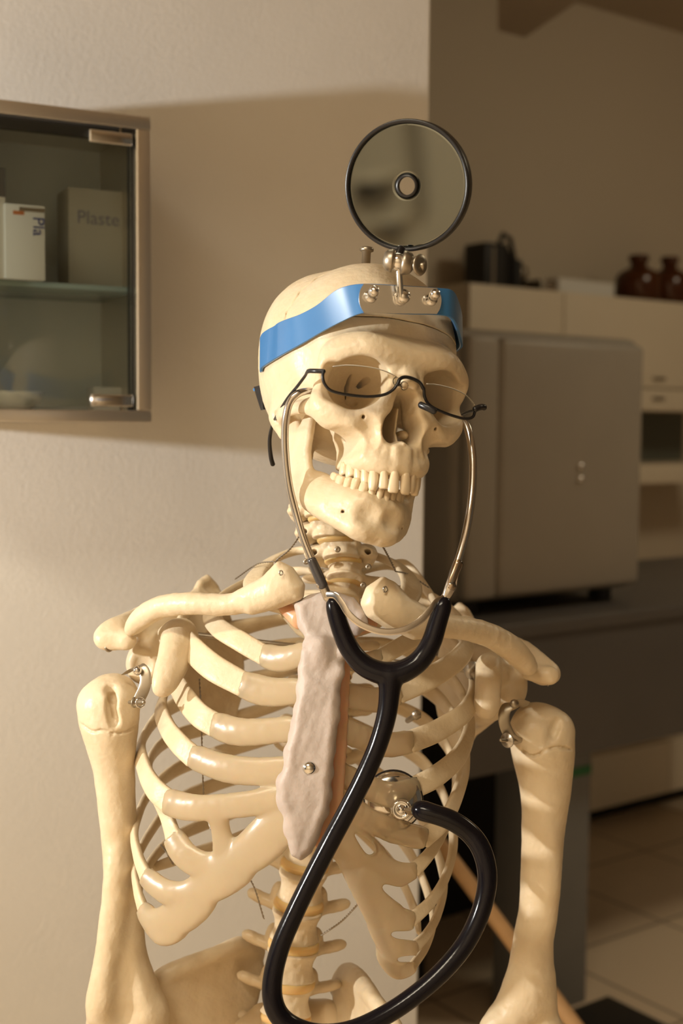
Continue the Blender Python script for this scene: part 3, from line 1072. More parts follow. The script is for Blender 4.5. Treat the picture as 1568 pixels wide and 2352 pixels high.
# inside of the nose
s.blade([(1.2, -30, 56), (.8, -27, 84), (.4, -15, 77), (.2, 2, 80), (.8, 8, 56)], 1.6)
s.cone((0, -27, 84), (0, -26, 93), 2.8, .8, k=2.5)
for sg in (1, -1):
    s.path([(sg * 11, -13, 54, 3), (sg * 10, -14, 68, 3.2), (sg * 10, -15, 73, 2)], k=1)
CUT = 61.0
base_ops = list(s.ops)
HEAD = SDF(); HEAD.ops = list(base_ops)
s.half((0, 1, -.03), CUT - .3)
V, Fc = s.mesh(.9)
V = rough(relax(V, Fc, 2), Fc, .08, 11, 5)
SKULL = mesh_obj('skull', sk(V), Fc, M['bone'], SKEL)
s2 = SDF(); s2.ops = base_ops
s2.half((0, -1, .03), -(CUT + .3))
sut = []
g = random.Random(2)
for i in range(46):
    f = i / 45; a_ = math.radians(-82 + 164 * f)
    v_ = np.array([math.sin(a_) * 100, 20 + math.cos(a_) * 125, 22 - 14 * abs(math.sin(a_)) ** 2])
    o_ = np.array([0, 20, 6.0])
    tt = np.linspace(.3, 1.1, 120)
    sd = s2.at(o_ + (v_ - o_) * tt[:, None])
    j_ = np.where(sd < 0)[0]
    if len(j_): sut.append(o_ + (v_ - o_) * tt[j_[-1]] + np.array([g.uniform(-1, 1), g.uniform(-.5, .5), g.uniform(-2.2, 2.2)]))
for a_, b_ in zip(sut[:-1], sut[1:]): s2.cone(a_, b_, .9, None, .6, '-')
V, Fc = s2.mesh(1.0, bounds=((-80, CUT - 6, -110), (80, 132, 100)))
V = rough(relax(V, Fc, 1), Fc, .06, 14, 6)
CAP = mesh_obj('skull_cap', sk(V), Fc, M['bone'], SKEL)
# lower jaw


def jaw(V):
    """the jaw hangs a little askew on its springs"""
    a = math.radians(-7.5)
    V = np.asarray(V, float).copy()
    x, y = V[:, 0].copy(), V[:, 1] + 4
    V[:, 0] = x * math.cos(a) - y * math.sin(a) * -1 * -1
    V[:, 1] = x * math.sin(a) + y * math.cos(a) - 4
    V[:, 2] -= 8 * np.clip(-y / 80, 0, 1)
    return V


s = SDF()
i0 = len(s.ops)
s.path([(0, -85.5, 80, 6.5), (10, -85, 78.5, 6.5), (22, -80.5, 67, 6), (34, -70.5, 44, 5.8), (42, -57, 24, 5.6)], k=5, sub=5)
s.path([(0, -77, 80.5, 6), (11, -77, 78.5, 6), (22, -73.5, 65, 5.8), (30, -65, 44, 5.8), (38, -55, 28, 5.6)], k=5, sub=5)
s.cone((10, -86, 80), (16, -85, 76), 6.2, 5.6, k=4)
s.path([(0, -71, 80, 5.6), (11, -70, 77.5, 5.6), (20, -67, 63, 5.8), (25, -60, 45, 6.2), (34, -54, 32, 6)], k=8, sub=5)
s.cone((27, -71, 58), (36, -61, 38), 6.5, 6.5, k=8)
s.ell((7, -88, 82), (10, 6, 6), k=7)
s.blade([(44, -50, 14), (42, -59, 32), (39, -52, 42), (43, -34, 36), (46, -8, 35), (46.5, -5, 29), (49, -16, 22), (51, -5, 15), (52, 0, 8), (51, -6, 1), (49, -30, 2), (46.5, -42, 7)],
        6.2, k=5, rnd=1.0)
s.ell((52, -1, 8), (9, 5, 5.5), k=4)
ts = walk(LW, *L_ARCH)
for i, t in enumerate(ts):
    a = arch(t, L_ARCH[0], L_ARCH[1], L_ARCH[2], spee(t, LY + 1, 12))
    s.cone(a * np.array([.99, 1, .99]), a * np.array([.98, 1, .985]) + np.array([0, [-9, -9, -12, -8, -8, -7, -7][i], -1]), 3.2 if i < 5 else 4.4, 2.2, k=2.4)
s.cone((25, -78, 86), (18, -79, 58), 1.3, mode='-')
s.ell((11, -78, 91), (8, 6, 5), k=6, mode='-')
s.mirror_x(i0)
V, Fc = s.mesh(.9)
V = rough(relax(V, Fc, 2), Fc, .11, 11, 7)
JAW = mesh_obj('jaw', sk(jaw(V)), Fc, M['bone'], SKEL)


def tooth_mesh(w, d, h, kind, rnd):
    """crown hanging from y = 0 down to -h, in millimetres"""
    nu, nv = 20, 14
    V = []
    for j in range(nv + 1):
        v = -1 + 2 * j / nv
        y = -h / 2 + h / 2 * math.sin(v * math.pi / 2) * 1.0
        e = (1 - abs(v) ** 3.2) ** (1 / 2.6) if abs(v) < 1 else 0
        fr = (y + h) / h                       # 0 at the biting edge, 1 at the gum
        ws = (1.0 - .30 * fr ** 1.5); ds = (.55 + .55 * fr) if kind == 'i' else (.85 + .15 * fr if kind == 'm' else .72 + .3 * fr)
        if kind == 'c': ws *= .72 + .42 * min(1, fr * 2.2) - .10 * fr
        for i in range(nu):
            a = 2 * math.pi * i / nu
            ca, sa = math.cos(a), math.sin(a)
            q = (abs(ca) ** 2.6 + abs(sa) ** 2.6) ** (-1 / 2.6)
            yy = y
            if kind == 'm' and fr < .35: yy += .9 * math.cos(2 * a + .6) * (1 - fr / .35) * e
            V.append((w / 2 * ws * e * q * ca, yy, d / 2 * ds * e * q * sa + (fr - .3) * -.6))
    Fc = []
    for j in range(nv):
        for i in range(nu):
            i2 = (i + 1) % nu
            Fc.append([j * nu + i, j * nu + i2, (j + 1) * nu + i2, (j + 1) * nu + i])
    V = np.array(V)
    V += np.random.RandomState(rnd).normal(0, .04, V.shape)
    return V, Fc


kinds = ['i', 'i', 'c', 'p', 'p', 'm', 'm']
for upper in (True, False):
    W = UW if upper else LW
    A = U_ARCH if upper else L_ARCH
    par = SKULL if upper else JAW
    H = [15.5, 14.5, 16.5, 13, 12, 11, 10] if upper else [11, 11, 13, 12, 11, 10, 10]
    D = [7, 6.5, 8, 8.5, 8.5, 10, 10]
    for sgn in (-1, 1):
        for i, t in enumerate(walk(W, *A)):
            V, Fc = tooth_mesh(W[i] * 1.0, D[i], H[i], kinds[i], i * 7 + sgn + 1 + (50 if upper else 0))
            if not upper: V[:, 1] *= -1; Fc = [f[::-1] for f in Fc]
            jig = random.Random(i * 13 + sgn * 5 + (3 if upper else 0))
            nrm = np.array([math.sin(t) / A[0], 0, math.cos(t) / A[1]]); nrm /= np.linalg.norm(nrm)
            a = math.atan2(nrm[0], nrm[2]) * .95 + jig.uniform(-.08, .08)
            tl = jig.uniform(-.05, .05)
            Ry = np.array([[math.cos(a), 0, math.sin(a)], [0, 1, 0], [-math.sin(a), 0, math.cos(a)]])
            Rz = np.array([[math.cos(tl), -math.sin(tl), 0], [math.sin(tl), math.cos(tl), 0], [0, 0, 1]])
            gy = spee(t, UY + 1.5, 10) if upper else spee(t, LY - .5, 12)
            V = V @ (Ry @ Rz).T + arch(t, A[0], A[1], A[2], gy + jig.uniform(-.4, .4))
            V[:, 0] *= sgn
            if sgn < 0: Fc = [f[::-1] for f in Fc]
            mesh_obj('tooth', sk(V if upper else jaw(V)), Fc, M['tooth'], par)
# ------------------------------------------------------------------ trunk and arms (built in camera axes, metres, then placed in the room)


def cp(r):
    """(px, py, depth, radius px) -> (x, y, z, r) in metres"""
    c = C(r[0], r[1], r[2])
    return (c[0], c[1], c[2], r[3] * r[2] / F)


def cpath(s, rows, k=0.004, sq=1.0, n=(0, 0, 1), mode='+', sub=4):
    return s.path([cp(r) for r in rows], k=k, n=(n if sq != 1.0 else None), sq=sq, mode=mode, sub=sub)


def ccut(s, rows, k=.001, reach=.03, sub=4):
    """cut a slot right through a plate along the view axis"""
    for r in spline(rows, sub) if len(rows) > 2 else np.array(rows, float):
        a, b_ = C(r[0], r[1], r[2] - reach), C(r[0], r[1], r[2] + reach)
        s.cone(a, b_, r[3] * r[2] / F, None, k, '-')
    return s


def cblade(s, rows, thick, **kw):
    return s.blade([C(*r) for r in rows], thick, **kw)


def bone_obj(name, s, h, m, parent=SKEL, it=2):
    V, Fc = s.mesh(h)
    V = relax(V, Fc, it)
    am = {'breastbone': .00028, 'costal_cartilage': .00006, 'sternal_resin': .0001}.get(name, .00013)
    V = rough(V, Fc, am, .015 if name != 'breastbone' else .026, len(name), (1, .6, 1))
    return mesh_obj(name, to_world(V), Fc, m, parent)


def surf_depth(s, px, py, d0, d1, n=90):
    """depth at which the ray through a pixel first meets the shape"""
    ds = np.linspace(d0, d1, n)
    v = s.at(np.array([C(px, py, d) for d in ds]))
    i = np.argmax(v < 0)
    return ds[i] if v[i] < 0 else None


def groove(s, pix, d0, d1, r, k=.001, zig=0.0, seed=0):
    """a seam scratched along the visible skin"""
    g = random.Random(seed); pts = []
    for (x, y) in spline(pix, 6):
        x += g.uniform(-zig, zig); y += g.uniform(-zig, zig)
        d = surf_depth(s, x, y, d0, d1)
        if d is not None: pts.append(C(x, y, d))
    for a, b_ in zip(pts[:-1], pts[1:]): s.cone(a, b_, r, None, k, '-')
    return s


# --- spine
SPINE = [  # px, py, depth, half width px, kind
    (738, 1168, 1.000, 42, 'c'), (757, 1217, 1.005, 43, 'c'), (783, 1265, 1.012, 45, 'c'), (792, 1312, 1.022, 45, 't'),
    (786, 1360, 1.034, 44, 't'), (780, 1414, 1.048, 44, 't'), (775, 1468, 1.062, 45, 't'), (768, 1524, 1.074, 46, 't'),
    (760, 1583, 1.082, 47, 't'), (752, 1645, 1.088, 48, 't'), (743, 1710, 1.088, 50, 't'), (732, 1778, 1.084, 52, 't'),
    (720, 1852, 1.076, 54, 't'), (706, 1942, 1.064, 57, 't'), (692, 2035, 1.052, 59, 'l'), (679, 2124, 1.044, 61, 'l'),
    (669, 2214, 1.040, 62, 'l'), (659, 2296, 1.040, 62, 'l'), (652, 2376, 1.048, 60, 'l')]


def vertebra(kind):
    s = SDF()
    if kind == 'c':
        s.disc((0, 0, 0), 15, 11, 8.0, 2.0, .12)
        i0 = len(s.ops)
        s.ell((11.5, 6, 0), (3.5, 5, 8), k=3)
        s.path([(11, 2, -3, 4), (17, 1, -4, 4.5), (24, -1, -6, 4.2)], k=3)
        s.path([(16, 2, -8, 5), (20, 5, -14, 6), (19, -3, -18, 6)], k=4)
        s.path([(18, 0, -18, 5), (9, -1, -25, 4), (0, -2, -29, 4)], k=4)
        s.cone((21, -1, 6), (20, -1, -12), 2.6, mode='-')
        s.mirror_x(i0)
        s.cone((0, -2, -28), (0, -7, -44), 4, 3.5, k=4)
    elif kind == 't':
        s.disc((0, 0, 0), 15, 14, 10, 2.2, .16)
        i0 = len(s.ops)
        s.path([(9, 4, -10, 4.5), (11, 4, -17, 4.5), (12, 4, -22, 5)], k=3)
        s.path([(11, 4, -20, 4.5), (20, 6, -25, 4.2), (29, 8, -30, 4.6)], k=3)
        s.cone((10, 10, -19), (10, 15, -21), 4, 3.2, k=3)
        s.cone((9, -3, -22), (9, -11, -23), 4.4, 3.4, k=3)
        s.cone((12, 3, -22), (0, 2, -28), 4, 3.5, k=3)
        s.mirror_x(i0)
        s.path([(0, 1, -28, 4), (0, -8, -40, 3.5), (0, -20, -48, 3)], k=4)
    else:
        s.disc((0, 0, 0), 22, 17, 13.5, 2.4, .2)
        i0 = len(s.ops)
        s.path([(12, 5, -12, 5.5), (13, 5, -20, 5.5), (14, 4, -26, 6)], k=4)
        s.path([(13, 5, -22, 5), (26, 6, -26, 3.8), (40, 10, -29, 4.2)], k=4)
        s.path([(14, 4, -26, 6), (16, 12, -27, 6), (17, 19, -27, 4.5)], k=4)
        s.cone((12, 0, -28), (12, -15, -30), 6, 4.5, k=4)
        s.cone((13, 2, -27), (0, 0, -34), 5, 4.5, k=4)
        s.mirror_x(i0)
        s.path([(0, 1, -34, 5), (0, -2, -48, 4.5), (0, -5, -60, 4)], k=5)
    V, Fc = s.mesh(.85)
    V = relax(V, Fc, 2)
    return rough(V, Fc, .14, 9, 3), Fc


VT = {k: vertebra(k) for k in 'ctl'}
TPL = {}


def place_vertebra(i):
    px, py, d, hw, kind = SPINE[i]
    nx = SPINE[min(i + 1, len(SPINE) - 1)]; pv = SPINE[max(i - 1, 0)]
    a = math.atan2(nx[0] - pv[0], nx[1] - pv[1]) * (.9 if i > 7 else .15)     # lean in the picture plane
    if i < 5: a -= .05
    gap = (nx[1] - pv[1]) / (2 if 0 < i < len(SPINE) - 1 else 1)
    sc = hw * d / F / {'c': 15, 't': 15, 'l': 22}[kind]
    sy = gap * d / F * {'c': .40, 't': .415, 'l': .40}[kind] / {'c': 8.0, 't': 10, 'l': 13.5}[kind]
    pit = math.atan2((nx[2] - pv[2]), (nx[1] - pv[1]) * d / F)
    V, Fc = VT[kind]
    V = V * np.array([sc, sy, sc])
    ca, sa = math.cos(a), math.sin(a)
    Rz = np.array([[ca, -sa, 0], [sa, ca, 0], [0, 0, 1]])
    V = V @ (Rz @ rx(-math.degrees(pit) * .8)).T + C(px, py, d)
    mesh_obj('vertebra', to_world(V), Fc, M['bone'], SKEL)
    if i + 1 < len(SPINE):
        b = MB()
        prof = []
        hd = gap * d / F * .105
        for t in np.linspace(-1, 1, 9):
            prof.append((1.0 - .07 * t * t, hd * t * 1.15))
        r = (hw + nx[3]) / 2 * d / F * .97
        prof = [(1e-5, prof[0][1])] + [(p * r, h) for p, h in prof] + [(1e-5, prof[-1][1])]
        c0 = C((px + nx[0]) / 2, (py + nx[1]) / 2, (d + nx[2]) / 2)
        ax = C(px, py, d) - C(nx[0], nx[1], nx[2])
        b.lathe(prof, (0, 0, 0), (0, 1, 0), 40)
        W = b.V[0]; W[:, 2] *= .82
        W = W @ (Rz @ rx(-math.degrees(pit) * .8)).T + c0
        mesh_obj('disc', to_world(W), b.F, M['disc'], SKEL)


for i in range(len(SPINE)): place_vertebra(i)

# --- ribs
RIBS_L = [
    [(750, 1268, 1.030, 13), (690, 1262, 1.055, 16), (625, 1286, 1.045, 22), (583, 1332, 1.00, 26), (605, 1376, .965, 24), (652, 1396, .942, 18)],
    [(755, 1315, 1.045, 13), (690, 1310, 1.085, 17), (590, 1335, 1.10, 22), (512, 1372, 1.06, 24), (480, 1405, 1.01, 21), (500, 1440, .97, 23), (550, 1472, .95, 24), (608, 1506, .94, 24)],
    [(750, 1362, 1.06, 15), (680, 1365, 1.105, 18), (560, 1385, 1.13, 23), (450, 1405, 1.09, 27), (405, 1438, 1.03, 29), (430, 1478, .985, 29), (485, 1530, .955, 31), (560, 1573, .94, 29)],
    [(745, 1414, 1.075, 15), (660, 1420, 1.12, 18), (540, 1445, 1.14, 24), (435, 1478, 1.095, 27), (398, 1535, 1.03, 27), (418, 1592, .985, 27), (455, 1640, .955, 28), (495, 1666, .945, 28)],
    [(740, 1468, 1.085, 15), (650, 1480, 1.13, 18), (520, 1510, 1.15, 23), (410, 1552, 1.10, 24), (369, 1614, 1.03, 24), (382, 1668, .98, 23), (410, 1707, .955, 25), (443, 1738, .945, 26)],
    [(735, 1524, 1.09, 15), (640, 1545, 1.14, 18), (500, 1580, 1.15, 22), (380, 1632, 1.10, 22), (323, 1705, 1.03, 22), (330, 1765, .98, 22), (354, 1811, .955, 26), (388, 1842, .945, 28)],
    [(728, 1583, 1.1, 13), (630, 1620, 1.15, 17), (490, 1665, 1.155, 20), (385, 1700, 1.11, 20), (338, 1755, 1.04, 18), (352, 1812, .99, 15), (381, 1872, .955, 18), (398, 1922, .945, 23)],
    [(722, 1645, 1.1, 13), (630, 1690, 1.15, 17), (500, 1730, 1.155, 20), (400, 1770, 1.12, 20), (335, 1830, 1.06, 17), (308, 1905, 1.0, 11), (316, 1965, .97, 13), (334, 2012, .955, 18)],
    [(714, 1710, 1.1, 13), (630, 1760, 1.15, 16), (500, 1800, 1.15, 18), (400, 1845, 1.11, 18), (335, 1925, 1.05, 16), (309, 1990, 1.0, 9), (315, 2045, .97, 11), (328, 2088, .96, 15)],
    [(704, 1778, 1.095, 12), (620, 1830, 1.14, 15), (500, 1880, 1.14, 17), (400, 1925, 1.1, 17), (340, 1985, 1.05, 15), (321, 2040, 1.01, 8), (326, 2090, .98, 9), (337, 2122, .965, 10)],
    [(694, 1850, 1.085, 11), (620, 1890, 1.12, 15), (520, 1935, 1.12, 17), (430, 1965, 1.09, 17), (352, 1992, 1.06, 11)],
    [(684, 1938, 1.075, 11), (640, 1958, 1.1, 13), (585, 1985, 1.11, 11)]]
RIBS_R = [
    [(805, 1268, 1.030, 10), (860, 1275, 1.055, 13), (915, 1300, 1.04, 18), (945, 1345, 1.0, 26), (925, 1390, .96, 22), (885, 1406, .94, 18)],
    [(812, 1315, 1.045, 10), (862, 1300, 1.085, 17), (930, 1302, 1.10, 22), (985, 1360, 1.07, 18), (1010, 1410, 1.02, 19), (985, 1445, .98, 19), (930, 1478, .955, 20), (872, 1511, .94, 20)],
    [(810, 1362, 1.06, 12), (870, 1350, 1.105, 18), (970, 1370, 1.13, 22), (1050, 1420, 1.09, 24), (1075, 1470, 1.03, 22), (1050, 1515, .985, 25), (985, 1558, .96, 26), (915, 1592, .945, 25)],
    [(805, 1414, 1.075, 15), (870, 1410, 1.12, 18), (980, 1440, 1.14, 23), (1060, 1500, 1.10, 24), (1090, 1570, 1.04, 19), (1072, 1630, .99, 22), (1010, 1675, .965, 25), (942, 1704, .95, 26)],
    [(800, 1468, 1.085, 15), (880, 1475, 1.13, 18), (990, 1520, 1.15, 23), (1060, 1590, 1.10, 23), (1080, 1660, 1.04, 18), (1058, 1730, .99, 22), (1005, 1780, .965, 25), (953, 1808, .955, 25)],
    [(795, 1524, 1.09, 15), (880, 1540, 1.14, 18), (990, 1590, 1.15, 21), (1056, 1670, 1.10, 21), (1068, 1750, 1.03, 16), (1052, 1820, .99, 17), (1020, 1885, .965, 19), (972, 1925, .955, 24)],
    [(788, 1583, 1.1, 13), (880, 1610, 1.15, 17), (980, 1660, 1.15, 20), (1040, 1740, 1.10, 18), (1048, 1830, 1.03, 13), (1015, 1915, .985, 12), (985, 1962, .965, 14), (953, 1996, .955, 18)],
    [(780, 1645, 1.1, 13), (870, 1690, 1.15, 16), (970, 1750, 1.15, 18), (1026, 1840, 1.10, 17), (1042, 1930, 1.04, 12), (1025, 2010, 1.0, 11), (990, 2070, .975, 13), (945, 2112, .96, 17)],
    [(772, 1710, 1.1, 12), (860, 1770, 1.15, 16), (950, 1850, 1.15, 17), (1003, 1950, 1.10, 16), (1020, 2030, 1.04, 10), (1005, 2100, 1.0, 10), (980, 2145, .98, 11), (950, 2177, .965, 14)],
    [(762, 1778, 1.095, 12), (850, 1850, 1.14, 15), (930, 1940, 1.14, 16), (977, 2030, 1.09, 15), (995, 2110, 1.03, 9), (980, 2170, 1.0, 9), (948, 2218, .975, 11)],
    [(750, 1850, 1.085, 11), (840, 1920, 1.12, 15), (910, 2000, 1.12, 15), (950, 2080, 1.08, 13), (962, 2140, 1.04, 7)],
    [(730, 1938, 1.075, 11), (775, 1965, 1.1, 13), (825, 1995, 1.11, 10)]]


def rib(rows, first=False):
    q = spline(rows, 9)
    V = np.array([C(*r[:3]) for r in q]); R = np.array([r[3] * r[2] / F for r in q])
    T = np.gradient(V, axis=0); T /= np.linalg.norm(T, axis=1)[:, None]
    ax = np.array([C(740 - (r[1] - 1500) * .06, r[1], 1.04) for r in q])
    out = V - ax; out[:, 1] = out[:, 1] * 0 + (.06 if not first else .16)
    out /= np.linalg.norm(out, axis=1)[:, None]
    up = np.cross(T, out); up /= np.linalg.norm(up, axis=1)[:, None]
    for i in range(1, len(up)):
        if np.dot(up[i], up[i - 1]) < 0: up[i] = -up[i]
    th = np.minimum(.0034 / R, .75)
    # sweep with a varying thickness
    seg = 18; n = len(V)
    idx = list(range(n))
    VV = []; Fc = []
    caps0 = [(math.sin(math.pi / 2 * k / 4), -math.cos(math.pi / 2 * k / 4)) for k in range(4)]
    rows2 = [(0, max(s_, .02), c_) for s_, c_ in caps0] + [(i, 1, 0) for i in idx] + [(n - 1, max(s_, .02), -c_) for s_, c_ in caps0[::-1]]
    a = np.arange(seg) * 2 * math.pi / seg
    ca = np.sign(np.cos(a)) * np.abs(np.cos(a)) ** .75; sa = np.sign(np.sin(a)) * np.abs(np.sin(a)) ** .75
    for (i, s_, c_) in rows2:
        B = np.cross(T[i], up[i])
        rr = R[i] * (1 - (1 - s_) * .5); tt = R[i] * th[i] * s_
        cen = V[i] + T[i] * c_ * .0030
        VV.append(cen + rr * ca[:, None] * up[i] + tt * sa[:, None] * B + B * tt * .25 * (1 - ca[:, None] ** 2))
    m = len(rows2)
    for i in range(m - 1):
        for k in range(seg):
            k2 = (k + 1) % seg
            Fc.append([i * seg + k, i * seg + k2, (i + 1) * seg + k2, (i + 1) * seg + k])
    Fc.append(list(range(seg))[::-1]); Fc.append([(m - 1) * seg + k for k in range(seg)])
    return mesh_obj('rib', to_world(np.concatenate(VV)), Fc, M['bone_rib'], SKEL)


for side in (RIBS_L, RIBS_R):
    for i, r in enumerate(side): rib(r, i == 0)

# --- rib cartilage
ENDS = {(r[-1][0], r[-1][1]) for r in RIBS_L[:10] + RIBS_R[:10]}


def from_bone(rows):
    """let a cartilage strip start flush with the cut end of its rib"""
    (x, y, d, r), (x2, y2, d2, r2) = rows[0], rows[1]
    if min(math.hypot(x - e[0], y - e[1]) for e in ENDS) > 6: return rows
    CUTS.append(rows)
    return [(x, y, d - .0003, r * .97)] + rows[1:]


CUTS = []


def socket(s):
    """square off each strip against the end of its rib"""
    for rows in CUTS:
        (x, y, d, r), (x2, y2, d2, r2) = rows[0], rows[1]
        p = C(x, y, d); v = C(x2, y2, d2) - p; v /= np.linalg.norm(v)
        R_ = r * d / F
        w = np.array([0, 0, 1.0]); w -= v * np.dot(w, v); w /= np.linalg.norm(w); u = np.cross(v, w)
        s.ell(p - v * R_ * .93, (R_ * .9, R_ * 1.6, R_ * 1.2), mode='-', M=[v, u, w])
    CUTS.clear()


s = SDF()
kk = .006
for rows in [
    [(655, 1396, .944, 15), (690, 1420, .936, 24), (712, 1445, .932, 22)],
    [(606, 1505, .94, 24), (650, 1514, .93, 23), (710, 1497, .92, 21)],
    [(558, 1572, .94, 29), (620, 1590, .93, 27), (700, 1586, .92, 24)],
    [(493, 1665, .945, 28), (560, 1682, .93, 27), (690, 1672, .915, 25)],
    [(441, 1737, .945, 26), (520, 1765, .928, 27), (600, 1772, .918, 26), (670, 1765, .912, 23)],
    [(386, 1842, .945, 29), (440, 1855, .93, 25), (500, 1853, .922, 21), (560, 1848, .916, 23), (655, 1835, .91, 25)],
    [(500, 1858, .922, 22), (506, 1905, .925, 16), (515, 1955, .925, 24)],
    [(397, 1922, .945, 25), (430, 1970, .935, 25), (490, 1992, .928, 27), (560, 1968, .92, 38), (615, 1922, .912, 44), (668, 1872, .908, 30)],
    [(333, 2012, .955, 20), (380, 2048, .942, 22), (430, 2056, .935, 26), (490, 2028, .928, 36), (545, 1990, .922, 42)],
    [(328, 2087, .96, 16), (355, 2116, .95, 22), (410, 2105, .94, 36), (460, 2062, .932, 40)],
    [(343, 2108, .957, 16), (372, 2142, .948, 22), (405, 2125, .942, 30)]]:
    cpath(s, from_bone(rows), kk, sq=2.9, n=(-.25, .15, 1))
cpath(s, [(470, 1915, .93, 18), (480, 1935, .93, 14)], .002, mode='-', sub=2)
socket(s)
CARTL = bone_obj('costal_cartilage', s, .0011, M['cartilage'])
s = SDF()
for rows in [
    [(890, 1406, .944, 17), (845, 1425, .936, 26), (800, 1440, .932, 24)],
    [(874, 1511, .94, 20), (830, 1522, .932, 21), (780, 1505, .922, 24)],
    [(917, 1592, .945, 25), (860, 1608, .935, 27), (770, 1592, .92, 25)],
    [(944, 1704, .95, 26), (880, 1710, .938, 27), (800, 1682, .92, 27), (760, 1670, .917, 27)],
    [(955, 1808, .955, 25), (900, 1826, .94, 27), (840, 1806, .93, 26), (755, 1765, .915, 27)],
    [(972, 1925, .955, 25), (920, 1914, .943, 27), (860, 1890, .93, 25), (790, 1850, .917, 30), (750, 1830, .913, 30)],
    [(950, 1998, .955, 20), (900, 2005, .945, 34), (850, 1975, .935, 40), (800, 1920, .922, 36), (755, 1880, .915, 30)],
    [(944, 2114, .96, 20), (900, 2110, .95, 34), (860, 2050, .94, 40), (830, 1990, .932, 40)],
    [(948, 2178, .965, 18), (915, 2180, .955, 32), (880, 2130, .948, 34)],
    [(943, 2222, .97, 16), (915, 2220, .962, 26), (890, 2190, .955, 28)],
    [(765, 1905, .915, 28), (810, 1980, .93, 32), (850, 2060, .94, 32), (878, 2130, .95, 28), (893, 2185, .957, 22), (916, 2220, .963, 24)]]:
    cpath(s, from_bone(rows), .003, sq=2.9, n=(.25, .1, 1))
ccut(s, [(818, 1917, .925, 4), (828, 1927, .928, 8), (838, 1938, .93, 11), (846, 1947, .93, 12), (849, 1952, .93, 10)], .001, sub=3)
ccut(s, [(893, 1948, .94, 8), (905, 1955, .945, 13), (922, 1962, .95, 16), (945, 1966, .955, 14)], .0015)
ccut(s, [(884, 2038, .945, 6), (898, 2046, .95, 10), (918, 2056, .955, 15), (945, 2068, .955, 18), (965, 2070, .955, 18)], .0015)
ccut(s, [(903, 2146, .955, 5), (918, 2148, .958, 8), (945, 2149, .96, 10), (965, 2150, .96, 10)], .001)
ccut(s, [(916, 2204, .96, 4), (930, 2203, .962, 6), (950, 2202, .965, 7)], .001)
ccut(s, [(860, 1853, .94, 4), (900, 1866, .945, 6), (945, 1872, .95, 7), (985, 1872, .955, 8)], .001)
socket(s)
CARTR = bone_obj('costal_cartilage', s, .0011, M['cartilage'])
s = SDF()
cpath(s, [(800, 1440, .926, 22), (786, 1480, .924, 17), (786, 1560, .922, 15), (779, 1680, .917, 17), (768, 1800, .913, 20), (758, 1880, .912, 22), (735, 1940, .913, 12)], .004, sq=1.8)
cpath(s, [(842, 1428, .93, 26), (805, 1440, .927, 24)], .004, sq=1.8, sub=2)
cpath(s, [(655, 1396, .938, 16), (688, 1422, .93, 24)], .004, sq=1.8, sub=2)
bone_obj('sternal_resin', s, .0011, M['cart_glow'])  # strips beside the breastbone with the orange glow put into their colour

# --- breastbone
s = SDF()
STN = [(680, 1390), (688, 1430), (703, 1465), (700, 1500), (690, 1530), (689, 1590), (678, 1640), (672, 1680), (660, 1720), (655, 1765),
       (643, 1800), (642, 1835), (655, 1878), (663, 1915), (672, 1962), (690, 1972), (712, 1955), (733, 1905), (750, 1860), (756, 1800), (762, 1750),
       (768, 1690), (771, 1640), (776, 1590), (784, 1540), (788, 1490), (800, 1462), (836, 1440), (840, 1412), (810, 1378), (755, 1368), (712, 1372)]


def std(y):
    return .938 - .024 * min(1, (y - 1370) / 120) - .008 * min(1, max(0, (y - 1490) / 400))


cblade(s, [(x, y, std(y) - .006) for x, y in STN], .012, rnd=.0015, rim=.0018)
for (x, y, r) in [(760, 1410, 40), (735, 1500, 30), (728, 1600, 34), (718, 1700, 36), (700, 1820, 40), (690, 1890, 26)]:
    s.ell(C(x, y, std(y) - .006), (r * std(y) / F, r * 1.3 * std(y) / F, .006), k=.006)
rg = random.Random(4)
for i in range(len(STN)):
    (xa, ya), (xb, yb) = STN[i], STN[(i + 1) % len(STN)]
    if max(ya, yb) > 1920 or min(ya, yb) < 1400: continue
    for k in range(1):
        f = rg.random(); r_ = rg.uniform(4, 9) * std(ya) / F
        p_ = C(xa + (xb - xa) * f, ya + (yb - ya) * f, std(ya) - .006)
        s.ell(p_, (r_, r_ * 1.6, r_ * .9), k=.005, mode='+')
STERN = bone_obj('breastbone', s, .0011, M['sternum'])
b = MB()
nz = RN @ np.array([0, 0, 1.0])
b.lathe([(.0028, -.006), (.0028, .0), (.0054, .0005), (.0056, .0018), (.0046, .0042), (.0024, .0056), (1e-5, .006)], P(711, 1763, std(1763) - .011), nz, 28)
b.build('screw', M['chrome'], STERN)

# --- collar bones
s = SDF()
cpath(s, [(648, 1350, .926, 24), (630, 1358, .928, 26), (590, 1375, .935, 24), (520, 1389, .945, 23), (440, 1386, .955, 24), (370, 1394, .972, 24), (325, 1420, .985, 23), (300, 1446, .99, 14)], .003)
cblade(s, [(556, 1366, .938), (612, 1332, .930), (641, 1300, .926), (664, 1311, .925), (690, 1346, .924), (686, 1368, .924), (640, 1384, .927), (580, 1398, .935)], .017, rnd=.0035, k=.007)
CLL = bone_obj('collar_bone', s, .0011, M['bone'])
s = SDF()
cpath(s, [(872, 1378, .915, 26), (900, 1398, .915, 32), (950, 1424, .922, 30), (1010, 1436, .935, 26), (1070, 1444, .955, 25), (1125, 1460, .975, 26), (1175, 1490, .995, 27), (1212, 1530, 1.01, 22)], .003)
cblade(s, [(838, 1386, .915), (850, 1356, .915), (880, 1335, .915), (903, 1348, .915), (930, 1382, .918), (985, 1414, .928), (990, 1450, .930), (950, 1456, .924), (890, 1430, .917), (850, 1408, .915)], .017, rnd=.0035, k=.007)
